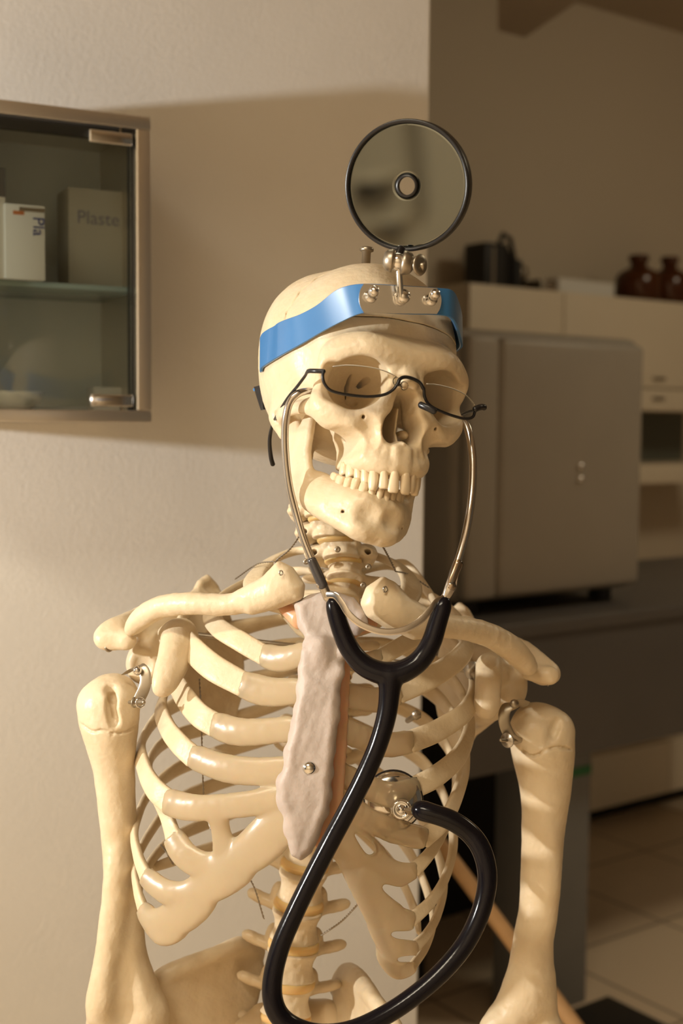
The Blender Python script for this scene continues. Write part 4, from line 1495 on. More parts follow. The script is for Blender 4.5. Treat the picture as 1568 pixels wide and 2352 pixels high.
CLR = bone_obj('collar_bone', s, .0011, M['bone'])

# --- shoulder blades
s = SDF()
cblade(s, [(352, 1500, 1.035), (400, 1430, 1.075), (438, 1385, 1.10), (441, 1335, 1.12), (476, 1322, 1.125), (505, 1345, 1.13), (530, 1420, 1.14), (552, 1500, 1.15), (558, 1580, 1.15), (530, 1680, 1.14), (508, 1700, 1.135), (470, 1660, 1.12), (420, 1600, 1.09)],
       .004, rnd=.001, rim=.0022, k=.003)
cpath(s, [(240, 1462, 1.0, 22), (270, 1450, 1.005, 28), (310, 1428, 1.03, 26), (370, 1395, 1.07, 20), (450, 1375, 1.105, 14), (520, 1372, 1.13, 9)], .006, sq=1.5, n=(0, .5, 1))
cpath(s, [(243, 1470, 1.0, 20), (290, 1470, .995, 24)], .006, sq=1.4, n=(0, .3, 1), sub=2)
s.ell(C(335, 1525, 1.02), (.016, .017, .013), k=.006)
cpath(s, [(340, 1500, 1.03, 38), (395, 1480, 1.05, 34), (430, 1480, 1.08, 26)], .008)
cpath(s, [(378, 1490, 1.03, 36), (412, 1462, 1.0, 38), (404, 1500, .978, 33), (388, 1545, .964, 25), (372, 1582, .958, 17)], .007, sq=1.7, n=(.2, .1, 1))
cblade(s, [(322, 1440, 1.02), (400, 1412, 1.06), (500, 1392, 1.10), (508, 1425, 1.10), (445, 1470, 1.07), (395, 1492, 1.045), (340, 1482, 1.02)], .006, rnd=.002, k=.006)
s.ell(C(322, 1528, 1.006), (.010, .012, .008), k=.004, mode='-')
SCL = bone_obj('shoulder_blade', s, .0013, M['bone'])
s = SDF()
cblade(s, [(1195, 1560, 1.060), (1130, 1490, 1.110), (1090, 1440, 1.140), (1085, 1400, 1.160), (1060, 1385, 1.170), (1035, 1400, 1.175), (1010, 1470, 1.180), (1000, 1560, 1.190), (1010, 1640, 1.190), (1040, 1740, 1.180), (1062, 1745, 1.175), (1095, 1690, 1.150), (1150, 1640, 1.100)],
       .004, rnd=.001, rim=.0022, k=.003)
cpath(s, [(1265, 1548, 1.035, 20), (1235, 1535, 1.040, 28), (1195, 1500, 1.060, 28), (1140, 1470, 1.100, 20), (1080, 1450, 1.140, 14), (1020, 1450, 1.170, 9)], .006, sq=1.5, n=(0, .5, 1))
cpath(s, [(1215, 1545, 1.030, 18), (1262, 1552, 1.025, 22)], .006, sq=1.4, n=(0, .3, 1), sub=2)
s.ell(C(1175, 1580, 1.050), (.012, .017, .014), k=.006)
cpath(s, [(1170, 1570, 1.060, 38), (1110, 1530, 1.090, 34), (1080, 1510, 1.120, 26)], .008)
cpath(s, [(1150, 1560, 1.055, 30), (1125, 1530, 1.025, 27), (1122, 1560, 1.008, 25), (1118, 1610, 1.000, 24), (1116, 1628, 1.000, 20)], .005)
cpath(s, [(1170, 1600, 1.050, 24), (1110, 1640, 1.080, 22), (1075, 1640, 1.120, 12)], .006)
SCR = bone_obj('shoulder_blade', s, .0013, M['bone'])

# --- upper arms
s = SDF()
s.ell(C(262, 1605, 1.005), (.0195, .020, .021), k=.008)
cpath(s, [(222, 1620, 1.0, 44), (225, 1650, 1.0, 40)], .009, sub=2)
cpath(s, [(285, 1605, .995, 34), (282, 1640, .992, 32)], .006, sub=2)
cpath(s, [(250, 1620, 1.0, 62), (254, 1690, 1.0, 50), (262, 1770, 1.003, 38), (269, 1860, 1.005, 35), (275, 1960, 1.008, 31), (283, 2050, 1.01, 29), (287, 2130, 1.01, 34), (286, 2210, 1.01, 42), (285, 2280, 1.01, 46)], .008)
cpath(s, [(275, 2200, 1.01, 44), (255, 2300, 1.01, 40), (252, 2380, 1.01, 44)], .008)
cpath(s, [(300, 2220, 1.01, 34), (325, 2300, 1.01, 40), (350, 2335, 1.01, 34)], .008)
cpath(s, [(250, 2370, 1.01, 48), (340, 2370, 1.01, 40)], .008, sub=2)
cpath(s, [(268, 1960, .997, 6), (262, 2060, .995, 9), (252, 2150, .995, 11), (238, 2260, .996, 12), (228, 2330, .998, 14)], .014)
s.cone(C(254, 1585, .985), C(264, 1645, .984), .0028, .002, k=.006, mode='-')
groove(s, [(186, 1664), (212, 1680), (235, 1678), (262, 1685), (290, 1680), (312, 1668)], .92, 1.03, .0010)
groove(s, [(258, 1600), (256, 1630), (264, 1662)], .92, 1.03, .0022, .004)
cpath(s, [(290, 2230, .985, 20), (292, 2330, .985, 26)], .01, mode='-', sub=2)
ARML = bone_obj('upper_arm_bone', s, .0011, M['bone'])
s = SDF()
s.ell(C(1228, 1672, 1.055), (.0195, .0205, .020), k=.008)
cpath(s, [(1272, 1680, 1.050, 46), (1268, 1715, 1.048, 42)], .009, sub=2)
cpath(s, [(1220, 1680, 1.045, 36), (1230, 1720, 1.045, 36)], .006, sub=2)
cpath(s, [(1242, 1690, 1.055, 68), (1250, 1760, 1.052, 56), (1252, 1830, 1.050, 46), (1246, 1920, 1.050, 40), (1242, 2010, 1.050, 38), (1236, 2090, 1.048, 35), (1224, 2160, 1.046, 36), (1220, 2220, 1.045, 40), (1216, 2290, 1.045, 50)], .008)
cpath(s, [(1218, 2240, 1.045, 40), (1180, 2330, 1.045, 40), (1130, 2362, 1.040, 22)], .009)
cpath(s, [(1232, 2250, 1.045, 34), (1250, 2340, 1.045, 34)], .008, sub=2)
cpath(s, [(1130, 2372, 1.045, 28), (1260, 2380, 1.045, 40)], .008, sub=2)
cpath(s, [(1262, 1900, 1.040, 8), (1262, 1990, 1.038, 12), (1258, 2080, 1.038, 9), (1240, 2160, 1.040, 8)], .010)
groove(s, [(1196, 1722), (1225, 1736), (1255, 1722), (1285, 1716), (1312, 1722)], .95, 1.1, .0010)
groove(s, [(1282, 1655), (1270, 1690)], .95, 1.1, .0018, .004)
s.cone(C(1270, 1660, 1.030), C(1262, 1700, 1.027), .003, .002, k=.006, mode='-')
ARMR = bone_obj('upper_arm_bone', s, .0011, M['bone'])

# --- pelvis
s = SDF()
cblade(s, [(340, 2266, 1.045), (385, 2236, 1.05), (440, 2210, 1.055), (500, 2188, 1.065), (555, 2170, 1.085), (590, 2180, 1.105), (600, 2225, 1.105), (588, 2290, 1.095), (560, 2380, 1.08), (500, 2440, 1.06), (420, 2440, 1.05), (350, 2400, 1.045)],
       .006, rnd=.002, rim=.0045, bend=0.0, k=.004)
cpath(s, [(332, 2272, 1.045, 10), (380, 2238, 1.045, 14), (440, 2211, 1.05, 12), (500, 2189, 1.06, 12), (550, 2171, 1.08, 15), (590, 2185, 1.10, 18)], .006)
HIPL = bone_obj('hip_bone', s, .0013, M['bone'])
s = SDF()
cblade(s, [(775, 2300, 1.08), (770, 2262, 1.09), (790, 2230, 1.09), (822, 2238, 1.07), (850, 2280, 1.03), (890, 2335, 1.0), (930, 2390, .99), (900, 2460, 1.0), (830, 2450, 1.03), (790, 2380, 1.06)],
       .007, rnd=.002, rim=.0045, k=.004)
cpath(s, [(772, 2275, 1.09, 14), (797, 2234, 1.09, 16), (828, 2250, 1.06, 14), (860, 2298, 1.02, 12), (920, 2375, .99, 12)], .006)
HIPR = bone_obj('hip_bone', s, .0013, M['bone'])
s = SDF()
cblade(s, [(590, 2330, 1.075), (640, 2325, 1.07), (720, 2320, 1.07), (780, 2315, 1.08), (775, 2390, 1.1), (720, 2500, 1.12), (650, 2560, 1.14), (600, 2470, 1.1)], .022, rnd=.004, k=.004)
cpath(s, [(600, 2330, 1.065, 26), (575, 2370, 1.06, 40)], .008, sub=2)
cpath(s, [(750, 2325, 1.07, 26), (775, 2370, 1.07, 40)], .008, sub=2)
bone_obj('sacrum', s, .0015, M['bone'])

# --- fittings: rod, brackets, wing nuts, eyelets, wires


def eyelet(c, r, t, nrm, parent, m='dull_steel', name='eyelet'):
    nrm = np.asarray(nrm, float); nrm /= np.linalg.norm(nrm)
    u = np.cross(nrm, [0.3, .2, 1]); u /= np.linalg.norm(u); v = np.cross(nrm, u)
    a = np.linspace(0, 2 * math.pi, 24, endpoint=False)
    pts = np.asarray(c) + r * (np.cos(a)[:, None] * u + np.sin(a)[:, None] * v)
    return MB().tube(pts, t, 8, closed=True).build(name, M[m], parent)


def wire(rows, r=.0006, name='wire', twist=True, parent=SKEL):
    q = spline(rows, 10)
    p = np.array([P(*x[:3]) for x in q])
    L = np.r_[0, np.cumsum(np.linalg.norm(np.diff(p, axis=0), axis=1))]
    n = max(int(L[-1] / .0006), 8)
    t = np.linspace(0, L[-1], n)
    p = np.array([np.interp(t, L, p[:, j]) for j in range(3)]).T
    b = MB()
    if twist:
        X, Y = RN[:, 0], RN[:, 1]
        for ph in (0, math.pi):
            o = (np.cos(t / .0022 * 2 + ph)[:, None] * X + np.sin(t / .0022 * 2 + ph)[:, None] * Y) * r * .75
            b.tube(p + o, r * .8, 6)
    else:
        b.tube(p, r, 8)
    return b.build(name, M['wire'], parent)


b = MB(); b.tube(pxs([(380, 1450, 1.06), (700, 1487, 1.075), (900, 1520, 1.065), (1100, 1542, 1.045)]), .0024, 12)
b.build('cross_rod', M['dull_steel'], SKEL)
b = MB(); ax = P(1084, 1540, 1.04) - P(1040, 1534, 1.07); ax /= np.linalg.norm(ax)
b.lathe([(.0075, 0), (.0075, .0014), (.0045, .0016), (.0045, .006), (.0026, .0064), (.0026, .012), (1e-5, .0122)], P(1086, 1540, 1.03), -ax, 20)
b.build('nut', M['steel'], SCR)
wx, wy, wz = RN[:, 0], RN[:, 1], RN[:, 2]
# left shoulder bracket
b = MB()
q = pxs(spline([(290, 1546, .985), (315, 1532, .972), (332, 1545, .968), (333, 1575, .966), (318, 1610, .966)], 6))
b.tube(q, .0044, 12, up=wx * .8 + wy * .3, flat=.14)
b.build('bracket', M['dull_steel'], ARML, auto=40)
MB().lathe([(.0036, 0), (.0036, .0018), (.0012, .003), (1e-5, .003)], P(316, 1540, .966), wz + wx * .3, 16).build('screw', M['chrome'], ARML)
MB().tube(pxs([(298, 1613, .975), (330, 1613, .955)]), .0016, 10).build('pin', M['dull_steel'], ARML)
eyelet(P(322, 1614, .955), .0034, .0009, wz + wx * .6, ARML, 'chrome')
MB().lathe([(.0042, 0), (.0042, .001), (1e-5, .001)], P(308, 1613, .966), wx + wz * .5, 16).build('washer', M['dull_steel'], ARML)
# right shoulder bracket
b = MB()
q = pxs(spline([(1205, 1618, 1.030), (1180, 1612, 1.020), (1160, 1630, 1.015), (1158, 1660, 1.013), (1172, 1692, 1.015), (1188, 1702, 1.020)], 6))
b.tube(q, .0046, 12, up=wx * .8 + wy * .3, flat=.14)
b.build('bracket', M['dull_steel'], ARMR, auto=40)
MB().lathe([(.0036, 0), (.0036, .0018), (.0012, .003), (1e-5, .003)], P(1180, 1616, 1.015), wz + wx * .2, 16).build('screw', M['dull_steel'], ARMR)
MB().tube(pxs([(1195, 1702, 1.025), (1150, 1700, 1.000)]), .0014, 10).build('pin', M['dull_steel'], ARMR)
MB().lathe([(.0060, 0), (.0062, .0008), (.0055, .0018), (.0022, .0022), (.0022, .003), (1e-5, .0031)], P(1166, 1700, 1.010), wz - wx * .8, 24).build('washer', M['steel'], ARMR)
eyelet(P(1258, 1570, 1.028), .0016, .0006, wx, SCR)
eyelet(P(250, 1488, .995), .0026, .0009, wz + wx * .5, SCL)
eyelet(P(645, 1316, .914), .0016, .0006, wx + wz, CLL, 'chrome')
eyelet(P(884, 1354, .904), .0020, .0007, wx * 1.2 + wz, CLR, 'chrome')
wire([(690, 1228, .97), (665, 1262, .985), (635, 1288, 1.0), (628, 1310, 1.0)])
wire([(628, 1290, 1.0), (590, 1296, 1.02), (540, 1330, 1.05)], .0005)
wire([(875, 1248, .95), (890, 1275, .97), (908, 1312, .99)])
wire([(908, 1312, .99), (940, 1320, 1.02), (985, 1350, 1.04)], .0005)
wire([(458, 1560, 1.0), (462, 1640, .99), (465, 1760, 1.0), (470, 1850, 1.01), (484, 1905, 1.0)], .0005)
wire([(370, 1940, 1.03), (385, 1962, 1.02), (398, 1985, 1.02)], .0006)
wire([(545, 1985, .99), (580, 2030, 1.01), (606, 2110, 1.02)], .0005)
wire([(738, 2148, 1.02), (785, 2115, 1.0), (822, 2076, .98)], .0006)
MB().tube(pxs([(936, 1655, 1.06), (955, 1642, 1.03)]), .0024, 10).lathe([(.0042, 0), (.0042, .003), (1e-5, .003)], P(956, 1641, 1.03), wz, 6).build('bolt', M['dull_steel'], SKEL)
for (x, y, d) in [(846, 1302, .995), (834, 1344, 1.01), (832, 1380, 1.015), (703, 1290, 1.0), (775, 1262, .99)]:
    MB().lathe([(.0024, -.003), (.0024, .001), (.0012, .0012), (1e-5, .0005)], P(x, y, d), wz, 12).build('rivet', M['dull_steel'], SKEL)
for (x, y, d) in [(800, 1556, .925), (795, 1646, .925), (790, 1738, .925), (776, 1822, .918)]:
    MB().lathe([(.0022, -.003), (.0022, .001), (.0010, .0012), (1e-5, .0005)], P(x, y, d + .02), wz, 12).build('rivet', M['dull_steel'], SKEL)
# hanging bolt in the crown
b = MB(); upv = (P(842, 560, 1.0) - P(838, 620, 1.0)); upv /= np.linalg.norm(upv)
b.lathe([(.0034, -.02), (.0034, .0085), (.0052, .0092), (.0054, .0098), (.0054, .0112), (.0046, .0122), (1e-5, .0126)], P(840, 604, .985), upv, 24)
b.build('hanging_bolt', M['dull_steel'], CAP)
# stand under the pelvis
BX, BY = SKEL.location.x, SKEL.location.y
b = MB(); z1 = P(655, 2380, 1.06)[2]
b.tube([(BX, BY + .03, .05), (BX, BY + .03, z1)], .011, 16); b.build('stand_pole', M['steel'], SKEL)
b = MB()
for k in range(5):
    a = 2 * math.pi * k / 5
    b.tube([(BX, BY + .03, .07), (BX + .26 * math.cos(a), BY + .03 + .26 * math.sin(a), .05)], .014, 12)
    b.sphere((BX + .26 * math.cos(a), BY + .03 + .26 * math.sin(a), .024), .024, 16)
b.build('stand_base', M['black_plastic'], SKEL)
# ------------------------------------------------------------------ head mirror, glasses, stethoscope
M['strap'] = mat('blue_strap', (.045, .175, .42), .30, noise=.06, nscale=25, coat=.2)
M['strap_in'] = M['black_rubber']
M['mirror'] = mat('mirror_glass', (.21, .225, .215), .02, metal=1)
M['lens'] = glass_mat('spectacle_lens', (.96, .95, .92), .02, 1.0)
M['lens_edge'] = mat('lens_edge', (.85, .82, .76), .15)
M['nose_pad'] = glass_mat('clear_pad', (.92, .9, .86), .1, 2.0)
M['tube_steel'] = mat('tube_steel', (.60, .56, .52), .16, metal=1)
M['sleeve'] = mat('sleeve_dark', (.05, .045, .045), .18, spec=.7)
M['sleeve_clear'] = glass_mat('sleeve_clear', (.78, .70, .60), .08, 1.6)

HM = thing('head_mirror', P(920, 690, .862), 'round head mirror with a black rim on a blue strap around the skull', 'head mirror')
# strap: top and bottom edges seen in the photo, then round the back of the head
ST = [(597, 772, 600, 850, .985), (612, 756, 612, 838, .965), (650, 737, 650, 815, .93), (690, 722, 700, 787, .905), (730, 700, 745, 760, .887), (770, 668, 790, 737, .874),
      (805, 655, 822, 723, .867), (850, 652, 850, 719, .864), (940, 657, 940, 722, .868), (1010, 662, 1010, 724, .873), (1036, 667, 1036, 732, .880), (1049, 690, 1050, 758, .90), (1057, 720, 1058, 790, .93),
      (1058, 745, 1060, 812, .97), (1030, 760, 1034, 826, 1.02), (950, 775, 955, 838, 1.07), (840, 800, 842, 865, 1.105), (720, 820, 722, 890, 1.10), (640, 818, 642, 892, 1.06), (604, 795, 606, 872, 1.015)]
q = spline([list(r) for r in ST], 6, closed=True)
top = np.array([P(r[0], r[1], r[4]) for r in q]); bot = np.array([P(r[2], r[3], r[4]) for r in q])
for it in range(60):                     # lay the strap on the skull, clear of the bone
    m_ = np.maximum(0, 2.2 - np.minimum(np.minimum(HEAD.at(unsk(top)), HEAD.at(unsk(bot))), HEAD.at(unsk((top + bot) / 2))))
    m_ = np.clip(m_, 0, 2)
    if m_.max() < .05: break
    k_ = np.exp(-np.linspace(-2, 2, 9) ** 2); k_ /= k_.sum()
    m_ = np.maximum(m_, np.convolve(np.r_[m_[-4:], m_, m_[:4]], k_, 'valid'))
    sg = np.where(q[:, 4] < .995, -1.0, 1.0)
    for arr in (top, bot):
        v_ = arr - CN; v_ /= np.linalg.norm(v_, axis=1)[:, None]
        arr += v_ * (sg * m_ * .001)[:, None]
hc = sk([(0, 60, -5)])[0]
for it in range(40):                     # and drawn in to it round the far side and the back
    for arr in (top, bot):
        gap = HEAD.at(unsk(arr)) - 2.6
        gap[(q[:, 4] < .945) | (gap < 0)] = 0
        v_ = hc - arr; v_[:, 2] = 0; v_ /= np.linalg.norm(v_, axis=1)[:, None]
        arr += v_ * (np.minimum(gap, 2.0) * .0008)[:, None]
for arr in (top, bot):
    arr[:] = .25 * np.roll(arr, 1, 0) + .5 * arr + .25 * np.roll(arr, -1, 0)
mid = (top + bot) / 2
T = np.roll(mid, -1, 0) - np.roll(mid, 1, 0); T /= np.linalg.norm(T, axis=1)[:, None]
upn = top - bot; upn /= np.linalg.norm(upn, axis=1)[:, None]
N = np.cross(T, upn); N /= np.linalg.norm(N, axis=1)[:, None]
cen = mid.mean(0)
if np.mean(np.sum(N * (mid - cen), 1)) < 0: N = -N
n = len(q); th = .0012
V = []; prof = [(1, 1, .6), (1, .0, .97), (1, -1, .6)]
ring = []
for (f, s_) in [(1.0, -.6), (1.0, .6), (.97, 1), (-.97, 1), (-1.0, .6), (-1.0, -.6), (-.97, -1), (.97, -1)]:
    ring.append(mid + (top - bot) / 2 * f + N * th * s_)
V = np.stack(ring, 1).reshape(-1, 3); k_ = len(ring)
Fc = []
for i in range(n):
    j = (i + 1) % n
    for k in range(k_):
        k2 = (k + 1) % k_
        Fc.append([i * k_ + k, j * k_ + k, j * k_ + k2, i * k_ + k2])
b = MB(); b.add(V, Fc)
STRAP = b.build('strap', M['strap'], HM, auto=50)
bm = bmesh.new(); bm.from_mesh(STRAP.data); bmesh.ops.recalc_face_normals(bm, faces=bm.faces); bm.to_mesh(STRAP.data); bm.free()
b = MB(); b.prism(pxs([(588, 888, 1.01), (603, 884, 1.0), (610, 940, 1.0), (604, 942, 1.005), (592, 905, 1.01)]), .004)
b.build('strap_end', M['black_rubber'], HM, smooth=False)
b = MB(); b.prism(pxs([(586, 892, 1.012), (604, 883, 1.004), (605, 888, 1.004), (588, 898, 1.012)]), .0052)
b.build('strap_edge', M['strap'], HM, smooth=False)
# chrome plate
A = lambda x, y, o=0.0: P(x, y, .8605 + (x - 850) * .000048 - o)
out = []
for (x, y) in spline([(835, 652), (826, 668), (824, 690), (828, 706), (836, 719)], 4): out.append((x, y))
for (x, y) in spline([(1003, 721), (1010, 708), (1013, 690), (1010, 675), (1003, 662)], 4): out.append((x, y))
b = MB(); b.prism([A(x, y) for x, y in out], .0012)
PLATE = b.build('plate', M['chrome'], HM, smooth=False)
pn = np.cross(A(1000, 690) - A(840, 690), A(900, 660) - A(900, 720)); pn /= np.linalg.norm(pn)
if np.dot(pn, CN - A(900, 690)) < 0: pn = -pn
for (x, y) in ((851, 683), (989, 690)):
    ax = pn + RN[:, 1] * .18
    MB().lathe([(.0042, 0), (.0042, .0025), (.0030, .003), (.0030, .008), (.0036, .0085), (.0036, .013), (.0028, .0155), (1e-5, .0165)], A(x, y), ax, 24).build('knob', M['chrome'], HM)
MB().lathe([(.0046, 0), (.0050, .002), (.0050, .007), (.0040, .0095), (.0022, .0105), (1e-5, .0108)], A(921, 684), pn, 24).build('post', M['chrome'], HM)
b = MB(); b.tube([A(920, 682, .0085), A(915, 612, .012)], [.0022, .0021], 14); b.build('arm', M['chrome'], HM)
jx = P(960, 608, .846) - P(900, 598, .846); jx /= np.linalg.norm(jx)
JC = A(914, 601, .012)
J = MB().sphere(JC, .0062, 28).build('ball_joint', M['chrome'], HM)
MB().lathe([(.0075, -.0125), (.0078, -.012), (.0074, -.0085), (.0055, -.0062), (.004, -.005), (1e-5, -.005)][::-1] if False else [(1e-5, -.0105), (.0045, -.0100), (.0070, -.0075), (.0078, -.0050), (.0078, -.0035), (.0045, -.0030)], JC, jx, 28).build('clamp_cup', M['dull_steel'], J)
MB().lathe([(.0045, .0022), (.0082, .0028), (.0082, .0048), (.0072, .0085), (.0045, .0105), (.0026, .011), (.0024, .016), (.0036, .0175), (1e-5, .018)], JC, jx, 28).build('clamp_cup', M['dull_steel'], J)
MB().lathe([(.0030, .0), (.0050, .0006), (.0068, .0008), (.0074, .0016), (.0068, .0026), (.004, .0028), (1e-5, .0028)], JC + jx * .0135, jx + RN[:, 2] * .9, 28).build('thumb_screw', M['dull_steel'], J)
b = MB(); b.tube([JC + RN[:, 1] * .004, P(921, 574, .853)], [.0026, .0034], 12, flat=.7); b.build('neck', M['black_frame'], HM)
# mirror
MC = P(933.5, 427, .853)
toC = CN - MC; toC /= np.linalg.norm(toC)
yaw = math.radians(-16)
side = np.cross(Z, toC); side /= np.linalg.norm(side); upm = np.cross(toC, side)
MN = toC * math.cos(yaw) + side * math.sin(yaw); MN /= np.linalg.norm(MN)
MU = upm - MN * np.dot(upm, MN); MU /= np.linalg.norm(MU); MS = np.cross(MU, MN)
RR = 148 * .853 / F
seg = 96; hole = .0071
V = []; Fc = []
rad = np.linspace(hole, RR * .975, 12)
for r_ in rad:
    for k in range(seg):
        a = 2 * math.pi * k / seg
        V.append(MC + (MS * math.cos(a) + MU * math.sin(a)) * r_ + MN * (r_ ** 2 - RR ** 2) * .2)
m0 = len(V)
for r_ in rad:
    for k in range(seg):
        a = 2 * math.pi * k / seg
        V.append(MC + (MS * math.cos(a) + MU * math.sin(a)) * r_ + MN * ((r_ ** 2 - RR ** 2) * .2 - .0018))
nr = len(rad)
for i in range(nr - 1):
    for k in range(seg):
        k2 = (k + 1) % seg
        Fc.append([i * seg + k, (i + 1) * seg + k, (i + 1) * seg + k2, i * seg + k2])
        Fc.append([m0 + i * seg + k2, m0 + (i + 1) * seg + k2, m0 + (i + 1) * seg + k, m0 + i * seg + k])
for k in range(seg):
    k2 = (k + 1) % seg
    Fc.append([k, k2, m0 + k2, m0 + k])
    e = (nr - 1) * seg
    Fc.append([e + k2, e + k, m0 + e + k, m0 + e + k2])
MIR = mesh_obj('mirror', V, Fc, M['mirror'], HM)
a = np.linspace(0, 2 * math.pi, 96, endpoint=False)
b = MB(); b.lathe([(RR * .935, .0008), (RR * .945, .0020), (RR * .99, .0024), (RR * 1.0, .0008), (RR * 1.0, -.0075), (RR * .97, -.0085), (RR * .93, -.0078), (RR * .93, -.0045), (RR * .935, -.003), (RR * .935, .0008)], MC, MN, 96)
b.build('rim', M['black_frame'], HM)
b = MB(); zc = -RR ** 2 * .2
b.lathe([(hole * .84, zc + .0012), (hole * 1.08, zc + .0012), (hole * 1.1, zc + .0002), (hole * 1.08, zc - .003), (hole * .84, zc - .003), (hole * .84, zc + .0012)], MC, MN, 48)
b.build('hole_ring', M['black_frame'], MIR)

# --- reading glasses
GL = thing('reading_glasses', P(935, 875, .852), 'half rim reading glasses with black wire frame resting on the nose bone', 'glasses')
dl = lambda x: .862 - (912 - x) * .00006 if x < 912 else .862 + (x - 912) * .00018


def gp(rows): return np.array([P(x, y, dl(x)) for x, y in spline(rows, 8)])


lo_l = [(743, 851), (741, 866), (746, 883), (762, 898), (800, 907), (845, 911), (880, 907), (900, 897), (911, 884), (916, 872)]
up_l = [(905, 862), (880, 851), (845, 843), (800, 839), (765, 842)]
lo_r = [(973, 892), (975, 912), (987, 931), (1015, 946), (1050, 958), (1072, 962), (1086, 957), (1091, 942)]
up_r = [(1088, 928), (1070, 908), (1040, 893), (1005, 884), (980, 882)]
FRAME = MB().tube(gp(lo_l), .00105, 12).tube(gp(lo_r), .00105, 12).tube(gp([(913, 884), (918, 871), (930, 866), (948, 870), (964, 879), (972, 893)]), .00125, 12).build('rim', M['black_frame'], GL)
for lo, upp in ((lo_l, up_l), (lo_r, up_r)):
    ring = spline(lo + upp, 6, closed=True)
    pts = np.array([P(x, y, dl(x)) for x, y in ring])
    MB().prism(pts, .0016).build('lens', M['lens'], GL, smooth=False)
    e = gp(upp if lo is lo_r else upp)
    MB().tube(e, .00042, 8).build('lens_edge', M['lens_edge'], GL)
b = MB(); q = pxs(spline([(743, 853, .853), (722, 852, .856), (707, 853, .862), (700, 864, .872), (682, 888, .885), (660, 915, .90), (640, 948, .925), (628, 970, .95), (621, 995, .965), (619, 1020, .97), (622, 1050, .975), (626, 1066, .98)], 6))
b.tube(q[:13], .0016, 10, flat=.8); b.build('hinge', M['black_frame'], GL)
MB().tube(q[10:], [.0011] * 26 + list(np.linspace(.0011, .0019, len(q[10:]) - 26)), 10).build('temple', M['black_frame'], GL)
q = spline(np.vstack([pxs([(1091, 940, .894), (1102, 935, .898), (1109, 937, .906)]), sk([(67, 14, 50), (72, 10, 20), (71, 6, -6), (66, -8, -16), (63, -20, -20)])]), 6)
MB().tube(q, [.0022] * 12 + [.0012] * (len(q) - 12), 10).build('temple', M['black_frame'], GL)
for (x, y, r_) in ((911, 876, 11), (928, 886, 11)):
    c = P(x, y, .866)
    MB().lathe([(1e-5, -.001), (r_ * .7 * .866 / F, -.0009), (r_ * .866 / F, 0), (r_ * .7 * .866 / F, .0009), (1e-5, .001)], c, RN[:, 2] + RN[:, 0] * .5, 24).build('nose_pad', M['nose_pad'], GL)
MB().tube(pxs([(966, 930, .872), (982, 937, .868), (996, 944, .868)]), .0024, 12, flat=.7).build('nose_pad', M['black_frame'], GL)
MB().tube(pxs(spline([(914, 884, .862), (922, 890, .864), (915, 880, .866)], 5)), .0006, 8).build('pad_arm', M['dull_steel'], GL)

# --- stethoscope
SG = thing('stethoscope', P(895, 1560, .90), 'black stethoscope with steel ear tubes hanging from the skull over the ribs', 'stethoscope')


def tube_px(rows, name, m, n=10, seg=20, flat=1.0, up=None, parent=SG, cap='round'):
    p, r_ = pxtube(rows, n)
    return MB().tube(p, r_, seg, flat=flat, up=up, cap=cap).build(name, m, parent)


EL = tube_px([(722, 899, .893, 7), (705, 898, .890, 8), (685, 904, .888, 9), (668, 920, .888, 9), (658, 950, .889, 9), (654, 1000, .892, 9), (657, 1060, .894, 9), (665, 1120, .895, 9), (680, 1180, .895, 9), (698, 1240, .893, 9), (722, 1300, .891, 9), (738, 1345, .89, 8), (757, 1384, .89, 8)], 'ear_tube', M['tube_steel'])
ER = tube_px([(1030, 950, .93, 6), (1052, 958, .925, 8), (1070, 976, .92, 9), (1080, 1010, .915, 9), (1086, 1060, .91, 9), (1085, 1120, .905, 9), (1078, 1180, .90, 9), (1066, 1240, .897, 9), (1048, 1300, .893, 9), (1030, 1345, .89, 8), (1018, 1384, .89, 8)], 'ear_tube', M['tube_steel'])
tube_px([(716, 1288, .891, 11), (729, 1318, .8905, 12), (741, 1345, .89, 12)], 'sleeve', M['sleeve'], parent=EL)
tube_px([(738, 1342, .89, 13), (744, 1352, .89, 11), (752, 1372, .89, 11)], 'spring_clip', M['tube_steel'], flat=.8, parent=EL)
tube_px([(1052, 1295, .8925, 12), (1042, 1322, .891, 12), (1036, 1348, .89, 12)], 'sleeve', M['sleeve_clear'], parent=ER)
tube_px([(1036, 1345, .89, 12), (1028, 1362, .89, 11), (1018, 1378, .89, 9)], 'spring_clip', M['tube_steel'], flat=.8, parent=ER)
q = pxs(spline([(752, 1366, .887), (768, 1368, .884), (782, 1382, .882), (802, 1412, .88), (835, 1437, .879), (880, 1451, .879), (925, 1447, .88), (962, 1428, .882), (988, 1400, .884), (1003, 1382, .886), (1018, 1374, .888)], 8))
MB().tube(q, .0024, 12, up=RN[:, 1], flat=.16).build('spring', M['tube_steel'], SG, auto=40)
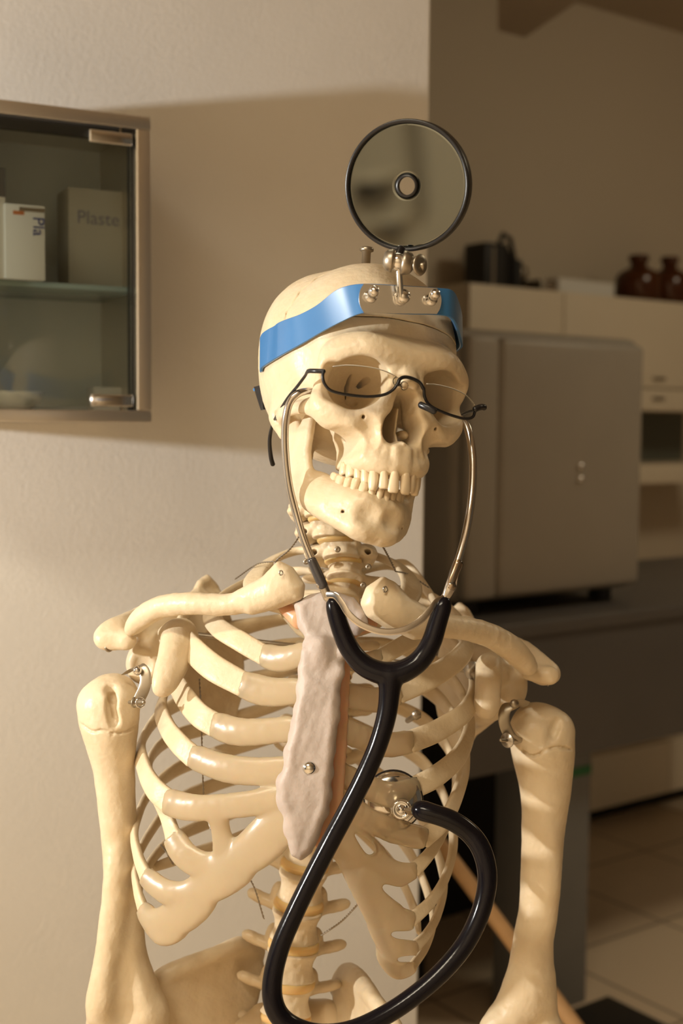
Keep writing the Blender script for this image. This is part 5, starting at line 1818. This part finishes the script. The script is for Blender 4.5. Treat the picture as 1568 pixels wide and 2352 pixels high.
# rubber tubing: one Y piece
s = SDF()
kk = .004
yl = [(765, 1384, .89, 15), (780, 1438, .889, 16), (800, 1486, .888, 17), (830, 1524, .887, 18), (865, 1543, .886, 19), (898, 1548, .886, 20), (930, 1540, .886, 19), (965, 1516, .887, 18), (990, 1476, .888, 17), (1004, 1432, .889, 16), (1019, 1384, .89, 15)]
cpath(s, yl, kk, sub=6)
stem = [(897, 1550, .886, 20), (895, 1580, .885, 18), (888, 1640, .884, 17.5), (868, 1710, .883, 17), (838, 1780, .882, 17), (800, 1856, .882, 17), (758, 1935, .881, 17), (716, 2016, .88, 17), (676, 2098, .878, 17), (645, 2170, .876, 17), (627, 2240, .874, 17), (626, 2296, .873, 17), (645, 2338, .873, 17), (690, 2366, .874, 17), (745, 2376, .876, 17), (810, 2366, .88, 17), (880, 2334, .885, 17), (950, 2288, .89, 17), (1015, 2232, .895, 17), (1068, 2168, .90, 17), (1104, 2094, .904, 17), (1119, 2020, .907, 17), (1108, 1958, .909, 17), (1080, 1915, .911, 17), (1036, 1884, .912, 17), (990, 1868, .914, 16), (962, 1860, .917, 16)]
cpath(s, stem, kk, sub=7)
V, Fc = s.mesh(.0009)
mesh_obj('tubing', to_world(relax(V, Fc, 3)), Fc, M['black_rubber'], SG)
# chest piece behind the cartilage
cc = P(903, 1838, .952); cn = P(903, 1838, .9) - P(903, 1838, 1.0); cn /= np.linalg.norm(cn)
cn = cn + RN[:, 1] * -.10; cn /= np.linalg.norm(cn)
R = 66 * .952 / F
CHEST = MB().lathe([(1e-5, -.006), (R * .9, -.006), (R, -.0045), (R, .001), (R * .97, .003), (R * .80, .0045), (R * .55, .007), (R * .40, .010), (.0075, .0115), (1e-5, .012)], cc, cn, 48).build('chest_piece', M['chrome'], SG)
MB().lathe([(R * .96, -.0055), (R * 1.04, -.0048), (R * 1.05, -.002), (R * 1.03, .0005), (R * .98, .001), (R * .96, -.0055)], cc, cn, 48).build('rim_ring', M['black_frame'], CHEST)
cs = P(921, 1858, .934)
MB().lathe([(.0075, -.008), (.0078, .002), (.0070, .005), (.0055, .0062), (.0052, .0052), (.0030, .0050), (.0028, .0066), (1e-5, .0068)], cs, cn, 28).build('hub', M['chrome'], CHEST)
MB().tube(pxs([(921, 1858, .934), (945, 1862, .926), (968, 1861, .9175)]), .0034, 16).build('stem', M['tube_steel'], SG)

# --- things on the wall behind the photographer, seen in the head mirror


def seen_in_mirror(px, py, off=.02):
    r_ = P(px, py, 1.0) - CN; r_ /= np.linalg.norm(r_)
    t = np.dot(MC - CN, MN) / np.dot(r_, MN); h_ = CN + r_ * t
    rel = h_ - MC
    nn = MN - (MS * np.dot(rel, MS) + MU * np.dot(rel, MU)) * .4
    nn /= np.linalg.norm(nn)
    d = r_ - 2 * nn * np.dot(r_, nn)
    t = (REAR_Y + off - h_[1]) / d[1]
    return h_ + d * t


EX, EY = np.array([1.0, 0, 0]), np.array([0, 1.0, 0])


def rbox(name, xa, ya, xb, yb, dep, m, label=None, cat=None, parent=None):
    a = seen_in_mirror(xa, ya, dep); c = seen_in_mirror(xb, yb, dep)
    x0, x1 = sorted((a[0], c[0])); z0, z1 = sorted((a[2], c[2]))
    z0 = max(z0, .02); z1 = min(z1, ROOM_H - .01)
    if name == 'conduit': z1 = ROOM_H - .002
    b = MB(); b.box(((x0 + x1) / 2, REAR_Y + dep / 2, (z0 + z1) / 2), (x1 - x0, dep, z1 - z0), None, min(.004, dep / 4))
    o_ = b.build(name, m, parent, auto=35)
    if label: tag(o_, label, cat)
    return o_


o_ = rbox('conduit', 937, 292, 953, 488, .03, M['steel'], 'vertical grey steel conduit on the wall reflected in the head mirror', 'pipe')
rbox('wall_ledge', 797, 408, 878, 420, .05, M['cream'], 'upper cream ledge reflected at the left side of the head mirror', 'ledge')
rbox('framed_photo', 808, 424, 838, 458, .02, M['dark'], 'dark framed photo under the upper ledge in the head mirror', 'picture')
rbox('wall_box', 845, 426, 868, 455, .03, M['desk_leg'], 'grey wall box beside the dark framed photo in the head mirror', 'wall box')
rbox('wall_ledge', 820, 506, 905, 514, .05, M['cream'], 'lower cream ledge above the blue sign in the head mirror', 'ledge')
rbox('blue_sign', 878, 521, 910, 531, .012, M['strap'], 'small blue sign under the lower ledge in the head mirror', 'sign')
# ------------------------------------------------------------------ light
def lamp(name, kind, loc, target, power, col, size=.1, **kw):
    L = bpy.data.lights.new(name, kind); L.energy = power; L.color = col
    if kind == 'AREA': L.size = size
    else: L.shadow_soft_size = size
    for k, v in kw.items(): setattr(L, k, v)
    o = bpy.data.objects.new(name, L); COL.objects.link(o)
    o.location = Vector(loc)
    d = Vector(target) - Vector(loc)
    o.rotation_euler = d.to_track_quat('-Z', 'Y').to_euler()
    return o


W = bpy.data.worlds.new('world'); S.world = W; W.use_nodes = True
W.node_tree.nodes['Background'].inputs[0].default_value = (.9, .72, .5, 1)
W.node_tree.nodes['Background'].inputs[1].default_value = .1
LP = CORNER - U1 * 1.88 + N1 * .51 + Z * (zB + .10)
KEY = lamp('exam_lamp', 'SPOT', LP, (.55, 1.30, 1.84), 93, (.98, .96, .90), size=.022, spot_size=math.radians(104), spot_blend=1.0)
lamp('added_fill', 'AREA', (-1.1, -.8, ROOM_H - .03), (-1.5, -1.9, .9), 222, (1.0, .88, .67), size=1.2)  # unseen area light added as soft warm fill off the rear wall
lamp('added_far_fill', 'AREA', (2.5, 2.9, ROOM_H - .04), (1.5, 4.2, 0), 27, (1.0, .86, .60), size=.8)  # unseen area light added to brighten the back of the room
S.view_settings.view_transform = 'Standard'
S.view_settings.look = 'None'
S.view_settings.exposure = 0
S.view_settings.gamma = 1
S.view_settings.use_curve_mapping = False
S.cycles.max_bounces = 8
S.cycles.transparent_max_bounces = 12
